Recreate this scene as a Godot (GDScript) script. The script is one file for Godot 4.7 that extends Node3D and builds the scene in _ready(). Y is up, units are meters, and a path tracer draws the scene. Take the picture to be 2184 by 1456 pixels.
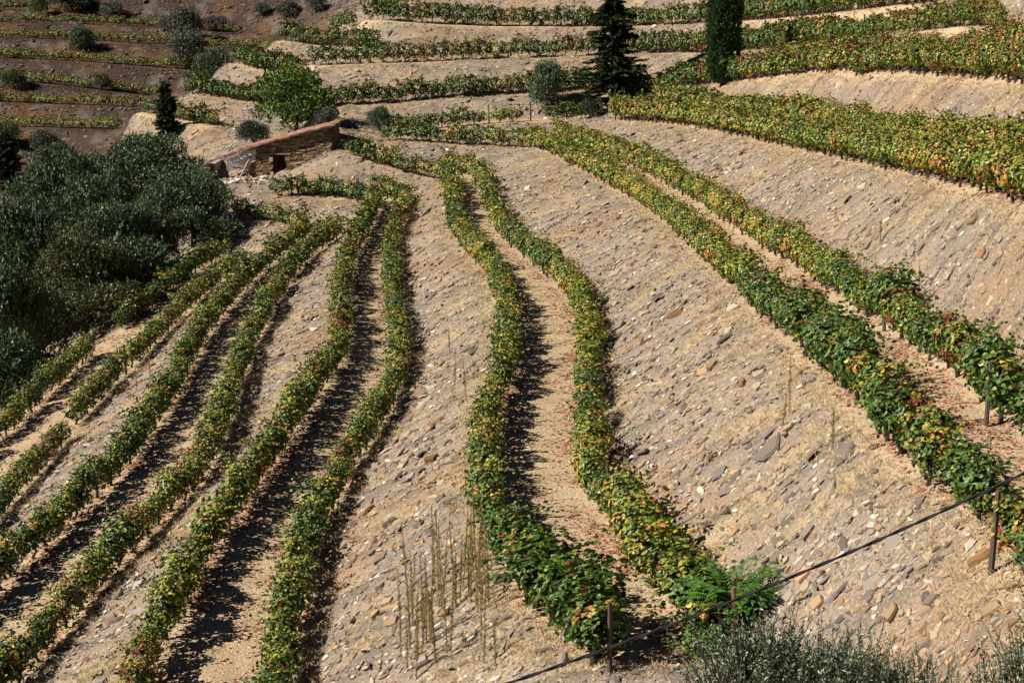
extends Node3D
# Terraced vineyard in a hollow of a schist hillside: benches of two vine rows each, stony banks between them,
# a ruined stone shed, olives in the ravine and a conifer and a cypress standing among the rows.
# Metres; the camera stands on the opposite spur, 22 m above the ravine floor.

const ROWS := {
	"r0o": [-23.35, 2, -60.8, -23.07, 2.16, -68.3, -22.79, 2.61, -76.3, -21.96, 3.22, -90.7, -21.02, 3.65, -100.2, -20.46, 3.79, -102.6, -19.63, 3.95, -104.9],
	"r0i": [-19.86, 2, -51.1, -19.66, 2.17, -58.1, -19.68, 2.79, -70, -19.2, 3.33, -82, -18.61, 3.81, -94, -17.78, 4, -100.4],
	"r1o": [-16.44, 3.6, -41.9, -14.83, 4.18, -53.2, -14.65, 4.29, -55.7, -14.62, 4.52, -62.2, -15.46, 4.8, -74.7, -15.57, 4.97, -82.2, -15.33, 5.16, -92.2, -14.14, 5.44, -104, -14.42, 5.53, -105.9, -15.3, 5.64, -107.5, -16.82, 5.78, -108.6, -19.59, 5.98, -109.6],
	"r1i": [-13.77, 3.6, -36.4, -13.15, 3.75, -39.9, -12.74, 3.98, -44.3, -11.73, 4.32, -50.7, -11.44, 4.42, -53.7, -11.58, 4.53, -58.2, -12.55, 4.76, -70.1, -13.2, 5.07, -87.6, -13, 5.2, -95.1, -11.78, 5.4, -104],
	"r2o": [-9.08, 4.8, -32.7, -9.28, 5.34, -41.7, -8.27, 5.94, -53.1, -7.64, 6.21, -64.1, -7.86, 6.3, -69.1, -8.85, 6.46, -79.5, -9.3, 6.55, -86.5, -9.64, 6.81, -107.5, -10.22, 6.84, -110.3, -10.92, 6.85, -111.5, -11.95, 6.88, -112.5, -13.6, 6.91, -113.5, -14.95, 6.93, -114, -16.33, 6.96, -114.1, -17.71, 6.99, -113.9],
	"r2i": [-5.63, 4.8, -32.7, -6.11, 5.33, -44.7, -5.75, 5.56, -50.7, -4.93, 5.83, -58.1, -4.91, 6.02, -65.1, -6.99, 6.52, -87.5, -7.24, 6.62, -93.5, -7.41, 6.85, -108.5, -7.67, 6.87, -109.9, -8.2, 6.91, -111.2, -9.96, 6.99, -113.6],
	"r3o": [1.79, 8.2, -30.1, -0.05, 8.2, -35.3, -0.72, 8.2, -40.2, -0.84, 8.2, -45.7, -0.13, 8.2, -58.2, -0.32, 8.2, -65.7, -1.05, 8.2, -74.1, -3.32, 8.2, -89.5, -4.33, 8.19, -109.9, -4.98, 8.14, -112.9, -5.66, 8.22, -114, -8.22, 8.71, -115.3, -12.71, 9.96, -117.1],
	"r3i": [4.09, 8.2, -31, 2.43, 8.2, -40.2, 2.26, 8.2, -42.2, 2.96, 8.2, -59.7, 2.93, 8.2, -65.2, 2.63, 8.2, -69.2, 1.95, 8.2, -74.1, 0.13, 8.2, -82.9, -0.57, 8.2, -87.9, -1.25, 8.2, -95.3, -2.02, 8.2, -108.8, -2.55, 8.2, -113.8, -3.34, 8.2, -116.6, -5.36, 8.2, -120],
	"r4o": [9.01, 12.2, -23.2, 8.5, 12.17, -32.7, 8.6, 11.83, -40.6, 8.36, 11.38, -51.6, 7.35, 10.77, -78.6, 6.25, 10.57, -89, 2.73, 10.11, -115.3, 1.88, 10.02, -118.7, 1.07, 9.94, -120.5, 0.46, 9.91, -121.2, -0.83, 9.92, -121.8, -7.5, 10.07, -123.9, -10.31, 10.02, -124.9],
	"r4i": [11.38, 12.2, -29, 11.55, 12.04, -40, 11.29, 11.58, -52, 10.5, 11.12, -69.5, 8.85, 10.66, -93.9, 6.87, 10.39, -108.3, 3.72, 10, -125],
	"r5o": [14.46, 16.4, -36.3, 15.46, 15.45, -50.7, 15.6, 15.12, -55.7, 15.63, 14.62, -64.7, 15.06, 13.78, -80.2, 13.37, 12.87, -101.1, 12.33, 12.5, -109.5, 11.32, 12.2, -114.9, 8.14, 11.61, -125.9],
	"r5i": [16.64, 16.6, -42, 17.43, 15.26, -63.4, 16.91, 14.05, -88.4, 15.28, 13.48, -101.8, 13.12, 12.92, -115.6, 11.88, 12.41, -130],
	"r4b": [-9.79, 10.38, -129, -0.43, 11.07, -130.2, 6.52, 11.29, -131],
	"r6o": [20.3, 18.37, -52, 20.9, 18.03, -67.5, 20.2, 17.8, -77.9, 19.1, 17.43, -86.8, 19, 16.84, -96.8, 17.1, 16.1, -105.5, 15.6, 14.79, -120.3, 14.5, 14.36, -124.2, 12.9, 14.06, -127.8, 9.5, 13.67, -132.7, 7.3, 13.49, -134.7, 5.3, 13.27, -135.8, -5, 12.62, -136.9, -15.5, 11.85, -137, -18.2, 11.81, -137.7, -22.5, 11.76, -141, -30.9, 12.26, -148.8],
	"r6i": [21.86, 18.81, -56, 21.73, 18.72, -61.5, 22.1, 18.56, -69.5, 21.98, 18.49, -73, 21.24, 18.29, -82.4, 19.95, 17.94, -90.8, 19.87, 17.37, -100.8, 18.51, 16.38, -112.6],
	"r7o": [23.2, 20.78, -60, 22.1, 20.49, -67.9, 23.2, 20.15, -79.3, 22.4, 18.5, -106.7, 19.6, 17.12, -125.9, 15.7, 16.53, -136.1, 14.4, 16.42, -138.2, 12.6, 16.32, -139.9, 8.6, 16.05, -142.9, 6.4, 15.94, -143.8, -18.9, 14.99, -146],
	"r8o": [26, 21.17, -97, 24.4, 20.75, -106.4, 23.4, 20.1, -119.3, 21.7, 19.55, -130.1, 20.3, 19.3, -134.9, 17.1, 18.86, -142.7, 11.8, 18.53, -147.8, 8.5, 18.45, -149.8, -4.3, 18.51, -151.6, -14, 19.05, -153.8],
	"r9o": [18.1, 21.98, -150, 0.6, 21.53, -158.7, -14.9, 19.81, -162],
	"r65": [-19.5, 13.99, -144, -24.3, 14.46, -149.7, -27, 14.92, -153.9],
	"r75": [-13.3, 16.46, -150, -19.6, 16.51, -155.7, -23.1, 16.83, -159.8],
	"r85": [-16.3, 18.28, -158, -18.6, 17.76, -159.8],
	"r55": [-25.7, 10.44, -134, -35, 10.55, -147.6],
	"b0": [-77.5, 19.34, -216, -69.6, 19.19, -216.8, -64.7, 19.18, -217.9],
	"b1": [-75.5, 17.82, -210, -47.5, 17.03, -208.8, -36.1, 16.19, -208],
	"b2": [-73.5, 15.9, -204, -59.5, 15.66, -203, -30.2, 14.26, -200],
	"b3": [-71.5, 13.75, -198, -53.1, 13.02, -196.1, -38.3, 12.03, -194],
	"b4": [-69.6, 11.5, -192, -59.6, 10.94, -191, -42.5, 9.3, -188.1],
	"b5": [-67.6, 9.05, -186, -59.2, 8.83, -184.9, -43.4, 8.47, -182.1],
	"b6": [-65.7, 6.66, -180, -57.9, 6.58, -178, -43.6, 6.8, -172],
	"bp": [-46.6, 3.48, -165, -51.8, 4.31, -171.6],
}
const POSTS := ["r0o", -22.89, -72.3, "r0i", -19.07, -84.5, "r0i", -19.42, -75.5, "r0o", -20.93, -100.7, "r1o", -15.43, -90.2, "r1i", -13.19, -87.1, "r1i", -13.20, -89.1, "r3i", 2.60, -39.2, "r3o", 2.0, -29.35, "r4o", 8.42, -25.6, "r4i", 10.95, -34.4, "r4b", 1.56, -130.4, "r4b", -9.30, -129.1, "r4b", -5.85, -129.6, "r4o", -6.55, -123.6, "r4o", -5.11, -123.1, "r4o", -4.15, -122.8, "r4b", -1.91, -130.1, "r6o", 6.15, -135.4, "r4b", 6.52, -131.0, "r3o", -9.59, -115.9, "r3o", -10.95, -116.4, "r6o", 20.24, -77.9, "r7o", 22.67, -101.2, "r6o", 20.86, -67.5, "r8o", 20.68, -134.0, "r5i", 17.07, -81.4, "r5i", 17.42, -62.4, "r2o", -16.33, -114.1, "r2o", -15.87, -114.1, "r2o", -14.04, -113.7, "r2o", -11.95, -112.5, "r5o", 14.41, -87.1, "r4i", 10.30, -72.5, "r4o", 8.35, -52.1, "r2o", -9.06, -45.2, "r2i", -6.13, -44.2, "r1o", -14.73, -54.2, "r3o", -0.86, -44.7, "r3i", 2.55, -48.7, "r4i", 11.34, -46.0, "r4o", 8.50, -32.7, "r5o", 15.64, -60.2, "r4i", 8.42, -97.9, "r7o", -3.96, -144.7, "r7o", 4.02, -144.2, "r8o", -4.31, -151.6, "r8o", 7.07, -150.2, "r6o", -8.02, -137.0, "r6o", -1.55, -136.6]

# bench number -> its outer and inner rows
const PAIRS := [["r0o", "r0i"], ["r1o", "r1i"], ["r2o", "r2i"], ["r3o", "r3i"], ["r4o", "r4i"], ["r5o", "r5i"], ["r6o", "r6i"]]
const ROW_SAYS := {
	"r0o": "outer row of the lowest terrace", "r0i": "inner row of the lowest terrace",
	"r1o": "outer row of the second lowest terrace", "r1i": "inner row of the second lowest terrace",
	"r2o": "outer row of the third lowest terrace", "r2i": "inner row of the third lowest terrace",
	"r3o": "outer row of the central terrace", "r3i": "inner row of the central terrace",
	"r4o": "outer row above the central bank", "r4i": "inner row above the central bank",
	"r5o": "outer row of the gold leaved terrace", "r5i": "inner row of the gold leaved terrace",
	"r6o": "row of the red leaved terrace", "r6i": "inner row of the red leaved terrace",
}
# lines that shape the ground where no vines stand: radius, then points
const LIES := [
	[2.5, -34, -4.5, -5, -33, -3.5, -60, -33, -2.5, -90, -36, -1, -115, -42, 1, -140, -46, 2.5, -158],
	[2.0, -62, 3, -50, -62, 5, -110, -68, 6.5, -150],
	[1.2, -24, -1, -10, -9, 4.0, -14, 3.4, 7.6, -14, 9, 11.4, -12, 16, 16, -12],
	[1.3, 2.9, 8.2, -29.5, 3.6, 8.15, -26, 4.2, 8.0, -20],
	[1.2, 9.6, 12.2, -23, 10, 12.0, -16],
	[2.0, 31, 27, -40, 33, 27.5, -70, 36, 29, -110, 36, 32, -140],
	[2.0, -8, 24.5, -168, 15, 27, -165, 30, 29, -152],
	[1.5, -38, 7.5, -165, -33, 10.5, -178, -18, 16.5, -183, 5, 23, -186],
	[2.0, -110, 36, -252, -40, 36, -245, 20, 42, -225, 60, 45, -210],
	[0.9, -24, 7.5, -116.6, -20.5, 7.55, -116.8, -17.2, 7.65, -116.9, -15.5, 8.8, -117.2, -13.4, 10.1, -117.6],
	[0.8, -24.5, 8.2, -123, -20, 9.3, -123.6, -14, 11.2, -124],
]
const EYE := Vector3(0, 22, 0)

var rng := RandomNumberGenerator.new()
var n_big := FastNoiseLite.new()
var n_mid := FastNoiseLite.new()
var n_rock := FastNoiseLite.new()
var n_patch := FastNoiseLite.new()
var used := {}
var M := {}
# the ground's solved grid
const GX := -84.0
const GZ := -8.0
const ST := 0.5
const NX := 261
const NZ := 521
var hg := PackedFloat32Array()
var bm := PackedFloat32Array()
var cam: Camera3D


func _ready() -> void:
	# camera, sky, sun, exposure
	cam = Camera3D.new()
	cam.name = "camera"
	cam.fov = 24.881
	cam.near = 0.5
	cam.far = 900.0
	add_child(cam)
	cam.position = EYE
	cam.rotation_degrees = Vector3(-12.854, 0, 0)
	cam.current = true
	var sky_look := ProceduralSkyMaterial.new()
	sky_look.sky_top_color = Color(0.20, 0.33, 0.56)
	sky_look.sky_horizon_color = Color(0.50, 0.60, 0.70)
	sky_look.sky_curve = 0.14
	sky_look.ground_bottom_color = Color(0.20, 0.17, 0.13)
	sky_look.ground_horizon_color = Color(0.40, 0.42, 0.42)
	var sky := Sky.new()
	sky.sky_material = sky_look
	var env := Environment.new()
	env.background_mode = Environment.BG_SKY
	env.sky = sky
	env.background_energy_multiplier = 0.16
	env.tonemap_mode = Environment.TONE_MAPPER_LINEAR
	env.tonemap_exposure = 1.66
	env.sdfgi_enabled = true
	env.ssao_enabled = true
	env.ssil_enabled = true
	var we := WorldEnvironment.new()
	we.name = "environment"
	we.environment = env
	add_child(we)
	var sun := DirectionalLight3D.new()
	sun.name = "sun"
	sun.light_energy = 1.6
	sun.light_color = Color(1.0, 0.955, 0.88)
	sun.light_angular_distance = 0.5
	sun.shadow_enabled = true
	add_child(sun)
	sun.position = Vector3(-60, 60, 0)
	sun.look_at_from_position(Vector3(-60, 60, 0), Vector3(-60, 60, 0) - Vector3(-0.95, 0.84, 0.30), Vector3.UP)

	rng.seed = 7
	set_noise(n_big, 11, 0.045, 4)
	set_noise(n_mid, 12, 0.35, 3)
	set_noise(n_rock, 13, 1.3, 3)
	set_noise(n_patch, 14, 0.16, 3)
	materials()
	solve_ground()
	build_hillside()
	build_shed()
	build_trees()
	build_vines()
	build_posts()
	build_stones()
	build_plants()
	build_cable()
	scatter_ground()


func set_noise(n: FastNoiseLite, s: int, f: float, o: int) -> void:
	n.seed = s
	n.noise_type = FastNoiseLite.TYPE_SIMPLEX_SMOOTH
	n.frequency = f
	n.fractal_octaves = o


# ---------------------------------------------------------------- helpers

func numbered(called: String) -> String:
	used[called] = used.get(called, -1) + 1
	return called if used[called] == 0 else "%s_%03d" % [called, used[called]]


func thing(called: String, label: String, category: String, at: Vector3, turn := 0.0, group := "") -> Node3D:
	var o := Node3D.new()
	o.name = numbered(called)
	add_child(o)
	o.position = at
	o.rotation.y = turn
	tag(o, label, category, group)
	return o


func tag(o: Node, label: String, category: String, group := "") -> void:
	o.set_meta("label", label)
	o.set_meta("category", category)
	if group:
		o.set_meta("group", group)


func part(called: String, mesh: Mesh, mat: Material, parent: Node) -> MeshInstance3D:
	var o := MeshInstance3D.new()
	o.name = called
	o.mesh = mesh
	o.material_override = mat
	parent.add_child(o, true)
	return o


func ordinal(n: int) -> String:
	var small := ["zeroth", "first", "second", "third", "fourth", "fifth", "sixth", "seventh", "eighth", "ninth", "tenth", "eleventh", "twelfth", "thirteenth", "fourteenth", "fifteenth", "sixteenth", "seventeenth", "eighteenth", "nineteenth"]
	var tens := ["", "", "twenty", "thirty", "forty", "fifty", "sixty", "seventy", "eighty", "ninety"]
	var even := ["", "", "twentieth", "thirtieth", "fortieth", "fiftieth", "sixtieth", "seventieth", "eightieth", "ninetieth"]
	if n < 20:
		return small[n]
	if n % 10 == 0:
		return even[n / 10]
	return tens[n / 10] + "-" + small[n % 10]


class Geo:
	# vertices, vertex colours (linear) and triangles of one mesh; no normals, so faces stay flat
	var v := PackedVector3Array()
	var c := PackedColorArray()
	var t := PackedInt32Array()
	func leaf(p: Vector3, dir: Vector3, nor: Vector3, l: float, w: float, col: Color) -> void:
		# a lobed leaf folded a little along its middle
		var side := dir.cross(nor).normalized() * w
		var d := dir * l
		var dip := nor * (w * 0.22)
		var b := v.size()
		v.append(p)
		v.append(p + d * 0.30 - side * 0.52 - dip)
		v.append(p + d * 0.74 - side * 0.40 - dip * 1.3)
		v.append(p + d - dip * 0.4)
		v.append(p + d * 0.74 + side * 0.40 - dip * 1.3)
		v.append(p + d * 0.30 + side * 0.52 - dip)
		for i in 6:
			c.append(col)
		t.append_array([b, b + 1, b + 2, b, b + 2, b + 3, b, b + 3, b + 4, b, b + 4, b + 5])
	func blade(p: Vector3, dir: Vector3, side: Vector3, l: float, w: float, col: Color) -> void:
		var b := v.size()
		v.append(p)
		v.append(p + dir * (l * 0.5) - side * w)
		v.append(p + dir * l)
		v.append(p + dir * (l * 0.5) + side * w)
		for i in 4:
			c.append(col)
		t.append_array([b, b + 1, b + 2, b, b + 2, b + 3])
	func tube(pts: Array, radii: Array, n: int, col: Color, cap := true) -> void:
		var rings := []
		for i in pts.size():
			var a: Vector3 = pts[maxi(i - 1, 0)]
			var z: Vector3 = pts[mini(i + 1, pts.size() - 1)]
			var ax := (z - a).normalized()
			var u := ax.cross(Vector3(0.31, 0.11, 0.94)).normalized()
			var w := ax.cross(u)
			var ring := []
			for k in n:
				var an := TAU * k / n
				var at: Vector3 = pts[i]
				ring.append(v.size())
				v.append(at + (u * cos(an) + w * sin(an)) * radii[i])
				c.append(col)
			rings.append(ring)
		for i in pts.size() - 1:
			for k in n:
				var k2 := (k + 1) % n
				t.append_array([rings[i][k], rings[i + 1][k], rings[i + 1][k2], rings[i][k], rings[i + 1][k2], rings[i][k2]])
		if cap:
			var e: Array = rings[-1]
			for k in range(1, n - 1):
				t.append_array([e[0], e[k], e[k + 1]])
	func box(x: Transform3D, s: Vector3, col: Color, j := 0.0, r: RandomNumberGenerator = null) -> void:
		var b := v.size()
		for i in 8:
			var q := Vector3((-0.5 if i & 1 == 0 else 0.5) * s.x, (-0.5 if i & 2 == 0 else 0.5) * s.y, (-0.5 if i & 4 == 0 else 0.5) * s.z)
			if r:
				q += Vector3(r.randf_range(-j, j) * s.x, r.randf_range(-j, j) * s.y, r.randf_range(-j, j) * s.z)
			v.append(x * q)
			c.append(col)
		for f in [[0, 1, 3, 2], [4, 6, 7, 5], [0, 4, 5, 1], [2, 3, 7, 6], [0, 2, 6, 4], [1, 5, 7, 3]]:
			t.append_array([b + f[0], b + f[1], b + f[2], b + f[0], b + f[2], b + f[3]])
	func mesh() -> ArrayMesh:
		var a := []
		a.resize(Mesh.ARRAY_MAX)
		a[Mesh.ARRAY_VERTEX] = v
		a[Mesh.ARRAY_COLOR] = c
		a[Mesh.ARRAY_INDEX] = t
		var m := ArrayMesh.new()
		m.add_surface_from_arrays(Mesh.PRIMITIVE_TRIANGLES, a)
		return m


func rvec() -> Vector3:
	return Vector3(rng.randf_range(-1, 1), rng.randf_range(-1, 1), rng.randf_range(-1, 1))


func rdir() -> Vector3:
	var z := rng.randf_range(-1, 1)
	var a := rng.randf() * TAU
	var s := sqrt(1 - z * z)
	return Vector3(s * cos(a), z, s * sin(a))


func seen_px(p: Vector3) -> Vector3:
	# where a point falls in the frame (-1..1 each way) and how far off it is
	var q := Transform3D(Basis(Vector3.RIGHT, deg_to_rad(-12.854)), EYE).affine_inverse() * p
	var d := -q.z
	return Vector3(q.x / d / (tan(deg_to_rad(12.4405)) * 1.5), q.y / d / tan(deg_to_rad(12.4405)), d)


func row_points(key: String, step: float) -> PackedVector3Array:
	# a row's line, resampled evenly and rounded at its corners
	var raw: Array = ROWS[key]
	var cv := Curve3D.new()
	cv.bake_interval = 0.1
	var n := raw.size() / 3
	var p := []
	for i in n:
		p.append(Vector3(raw[i * 3], raw[i * 3 + 1], raw[i * 3 + 2]))
	for i in n:
		var a: Vector3 = p[maxi(i - 1, 0)]
		var b: Vector3 = p[mini(i + 1, n - 1)]
		var tan_dir := (b - a).normalized()
		var li := (p[i] as Vector3).distance_to(a) * 0.3
		var lo := (p[i] as Vector3).distance_to(b) * 0.3
		cv.add_point(p[i], -tan_dir * li, tan_dir * lo)
	var out := PackedVector3Array()
	var length := cv.get_baked_length()
	var s := 0.0
	while s <= length:
		out.append(cv.sample_baked(s))
		s += step
	return out


# ---------------------------------------------------------------- materials

func grey_noise(s: int, f: float, lo: Color, hi: Color, type := FastNoiseLite.TYPE_SIMPLEX_SMOOTH, size := 512) -> NoiseTexture2D:
	var n := FastNoiseLite.new()
	n.seed = s
	n.noise_type = type
	n.frequency = f
	n.fractal_octaves = 5
	n.fractal_gain = 0.6
	n.cellular_return_type = FastNoiseLite.RETURN_CELL_VALUE
	var t := NoiseTexture2D.new()
	t.width = size
	t.height = size
	t.seamless = true
	t.noise = n
	var g := Gradient.new()
	g.offsets = PackedFloat32Array([0.22, 0.78])
	g.colors = PackedColorArray([lo, hi])
	t.color_ramp = g
	return t


func mat(key: String, col: Color, rough: float, vertex := false) -> StandardMaterial3D:
	var m := StandardMaterial3D.new()
	m.albedo_color = col.linear_to_srgb()
	m.roughness = rough
	m.metallic_specular = 0.3
	m.vertex_color_use_as_albedo = vertex
	m.cull_mode = BaseMaterial3D.CULL_DISABLED
	m.resource_name = key
	M[key] = m
	return m


func materials() -> void:
	var g := mat("ground", Color(1, 1, 1), 0.95, true)
	g.metallic_specular = 0.15
	g.albedo_texture = grey_noise(3, 0.03, Color(0.64, 0.62, 0.60), Color(1, 1, 1), FastNoiseLite.TYPE_SIMPLEX_SMOOTH, 1024)
	g.uv1_triplanar = true
	g.uv1_world_triplanar = true
	g.uv1_scale = Vector3(0.37, 0.37, 0.37)
	g.heightmap_enabled = true
	g.heightmap_texture = grey_noise(5, 0.035, Color(0, 0, 0), Color(1, 1, 1), FastNoiseLite.TYPE_CELLULAR, 1024)
	g.heightmap_scale = 2.5
	var l := mat("leaf", Color(1, 1, 1), 0.5, true)
	l.metallic_specular = 0.5
	l.backlight = Color(0.5, 0.5, 0.3)
	var ol := mat("olive_leaf", Color(1, 1, 1), 0.5, true)
	ol.metallic_specular = 0.5
	ol.backlight = Color(0.2, 0.2, 0.12)
	mat("needle", Color(1, 1, 1), 0.7, true).backlight = Color(0.1, 0.12, 0.06)
	var b := mat("bark", Color(0.075, 0.058, 0.045), 0.95)
	b.albedo_texture = grey_noise(8, 0.06, Color(0.5, 0.5, 0.5), Color(1, 1, 1))
	b.uv1_triplanar = true
	b.uv1_scale = Vector3(4, 1.2, 4)
	var p := mat("post_wood", Color(0.16, 0.13, 0.11), 0.9)
	p.albedo_texture = grey_noise(9, 0.05, Color(0.55, 0.55, 0.55), Color(1, 1, 1))
	p.uv1_triplanar = true
	p.uv1_scale = Vector3(6, 0.8, 6)
	mat("shard", Color(1, 1, 1), 0.75, true)
	mat("straw", Color(1, 1, 1), 0.85, true).backlight = Color(0.4, 0.4, 0.3)
	var st := mat("stone", Color(1, 1, 1), 0.85, true)
	st.albedo_texture = grey_noise(21, 0.04, Color(0.6, 0.58, 0.56), Color(1, 1, 1))
	st.uv1_triplanar = true
	st.uv1_world_triplanar = true
	st.uv1_scale = Vector3(1.5, 1.5, 1.5)
	mat("rubber", Color(0.02, 0.02, 0.024), 0.6)


# ---------------------------------------------------------------- the ground

func stamp(fix: PackedByteArray, hs: PackedFloat32Array, ws: PackedFloat32Array, p: Vector3, r: float, bench: bool) -> void:
	var k := int(ceil(r / ST))
	var ci := int(round((p.x - GX) / ST))
	var cj := int(round((GZ - p.z) / ST))
	for j in range(maxi(cj - k, 0), mini(cj + k, NZ - 1) + 1):
		for i in range(maxi(ci - k, 0), mini(ci + k, NX - 1) + 1):
			var dx := GX + i * ST - p.x
			var dz := GZ - j * ST - p.z
			var d2 := dx * dx + dz * dz
			if d2 <= r * r:
				var at := j * NX + i
				var w := 1.0 / (0.05 + d2)
				fix[at] = 1
				hs[at] += p.y * w
				ws[at] += w
				if bench:
					bm[at] = 1.0


func solve_ground() -> void:
	var n := NX * NZ
	var fix := PackedByteArray()
	var hs := PackedFloat32Array()
	var ws := PackedFloat32Array()
	fix.resize(n)
	hs.resize(n)
	ws.resize(n)
	bm.resize(n)
	hg.resize(n)
	var paired := {}
	for pr in PAIRS:
		paired[pr[0]] = true
		paired[pr[1]] = true
		var a := row_points(pr[0], 0.25)
		var b := row_points(pr[1], 0.25)
		for p in a:
			stamp(fix, hs, ws, p, 0.6, true)
		for p in b:
			stamp(fix, hs, ws, p, 0.5, true)
			var best := 1e9
			var q := p
			for k in range(0, a.size(), 2):
				var d := p.distance_squared_to(a[k])
				if d < best:
					best = d
					q = a[k]
			if best < 42.0:
				var steps := int(sqrt(best) / 0.3) + 1
				for k in steps:
					stamp(fix, hs, ws, p.lerp(q, float(k) / steps), 0.55, true)
	for key in ROWS:
		if not paired.has(key):
			for p in row_points(key, 0.3):
				stamp(fix, hs, ws, p, 1.25, true)
	for l in LIES:
		for i in range(1, l.size() - 3, 3):
			var a := Vector3(l[i], l[i + 1], l[i + 2])
			var b := Vector3(l[i + 3], l[i + 4], l[i + 5])
			var steps := int(a.distance_to(b) / 0.5) + 1
			for k in steps + 1:
				stamp(fix, hs, ws, a.lerp(b, float(k) / steps), l[0], false)
	for at in n:
		if fix[at]:
			hg[at] = hs[at] / ws[at]
	# the free ground hangs straight between the fixed lines: relax from coarse cells to fine ones
	for lv in [16, 8, 4, 2, 1]:
		var w: int = (NX - 1) / lv + 1
		var h: int = (NZ - 1) / lv + 1
		var f := PackedFloat32Array()
		var free := PackedInt32Array()
		f.resize(w * h)
		for j in h:
			for i in w:
				var at: int = j * lv * NX + i * lv
				var s := 0.0
				var c := 0
				if lv == 1:
					if fix[at]:
						s = hg[at]
						c = 1
				else:
					var half: int = lv / 2
					for dj in range(-half, half, 2 if lv > 4 else 1):
						for di in range(-half, half, 2 if lv > 4 else 1):
							var jj: int = j * lv + dj
							var ii: int = i * lv + di
							if jj >= 0 and ii >= 0 and jj < NZ and ii < NX and fix[jj * NX + ii]:
								s += hg[jj * NX + ii]
								c += 1
				if c:
					f[j * w + i] = s / c
				else:
					f[j * w + i] = hg[at] if lv < 16 else 8.0
					if i > 0 and j > 0 and i < w - 1 and j < h - 1:
						free.append(j * w + i)
		var edge := PackedInt32Array()
		for it in ([90, 60, 50, 40, 34][[16, 8, 4, 2, 1].find(lv)]):
			for at in free:
				f[at] += 1.55 * (0.25 * (f[at - 1] + f[at + 1] + f[at - w] + f[at + w]) - f[at])
			for j in h:
				f[j * w] = f[j * w + 1]
				f[j * w + w - 1] = f[j * w + w - 2]
			for i in w:
				f[i] = f[w + i]
				f[(h - 1) * w + i] = f[(h - 2) * w + i]
		# hand the values down to the next grid
		if lv > 1:
			for j in NZ:
				var fj := minf(float(j) / lv, h - 1.001)
				var j0 := int(fj)
				for i in NX:
					if fix[j * NX + i] == 0:
						var fi := minf(float(i) / lv, w - 1.001)
						var i0 := int(fi)
						var u := fi - i0
						var q := fj - j0
						hg[j * NX + i] = lerpf(lerpf(f[j0 * w + i0], f[j0 * w + i0 + 1], u), lerpf(f[j0 * w + w + i0], f[j0 * w + w + i0 + 1], u), q)
		else:
			hg = f
	# round the edges a little
	for k in 2:
		var o := hg.duplicate()
		var ob := bm.duplicate()
		for j in range(1, NZ - 1):
			for i in range(1, NX - 1):
				var at := j * NX + i
				hg[at] = 0.36 * o[at] + 0.16 * (o[at - 1] + o[at + 1] + o[at - NX] + o[at + NX])
				bm[at] = 0.36 * ob[at] + 0.16 * (ob[at - 1] + ob[at + 1] + ob[at - NX] + ob[at + NX])


func grid_at(g: PackedFloat32Array, x: float, z: float) -> float:
	var fi := clampf((x - GX) / ST, 0.0, NX - 1.001)
	var fj := clampf((GZ - z) / ST, 0.0, NZ - 1.001)
	var i := int(fi)
	var j := int(fj)
	var u := fi - i
	var w := fj - j
	var at := j * NX + i
	return lerpf(lerpf(g[at], g[at + 1], u), lerpf(g[at + NX], g[at + NX + 1], u), w)


func ground(x: float, z: float) -> float:
	var b := grid_at(bm, x, z)
	var rough := 1.0 - 0.85 * b
	return grid_at(hg, x, z) + n_mid.get_noise_2d(x, z) * 0.17 * rough + n_rock.get_noise_2d(x, z) * 0.10 * rough + maxf(0.0, n_mid.get_noise_2d(x * 0.5 + 50.0 - z * 0.2, z * 2.4)) * 0.42 * rough + n_big.get_noise_2d(x, z) * 0.25 * (1.0 - b)


func on_ground(x: float, z: float) -> Vector3:
	return Vector3(x, ground(x, z), z)


func slope(x: float, z: float, e := 0.35) -> Vector3:
	return Vector3(ground(x - e, z) - ground(x + e, z), 2.0 * e, ground(x, z - e) - ground(x, z + e)).normalized()


func lines(parts: Array) -> PackedFloat32Array:
	# from, to, step; the next part goes on where the last one ended
	var out := PackedFloat32Array()
	for p in parts:
		var n := int(round(absf(p[1] - p[0]) / p[2]))
		for k in n:
			out.append(lerpf(p[0], p[1], float(k) / n))
	out.append(parts[-1][1])
	return out


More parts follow.
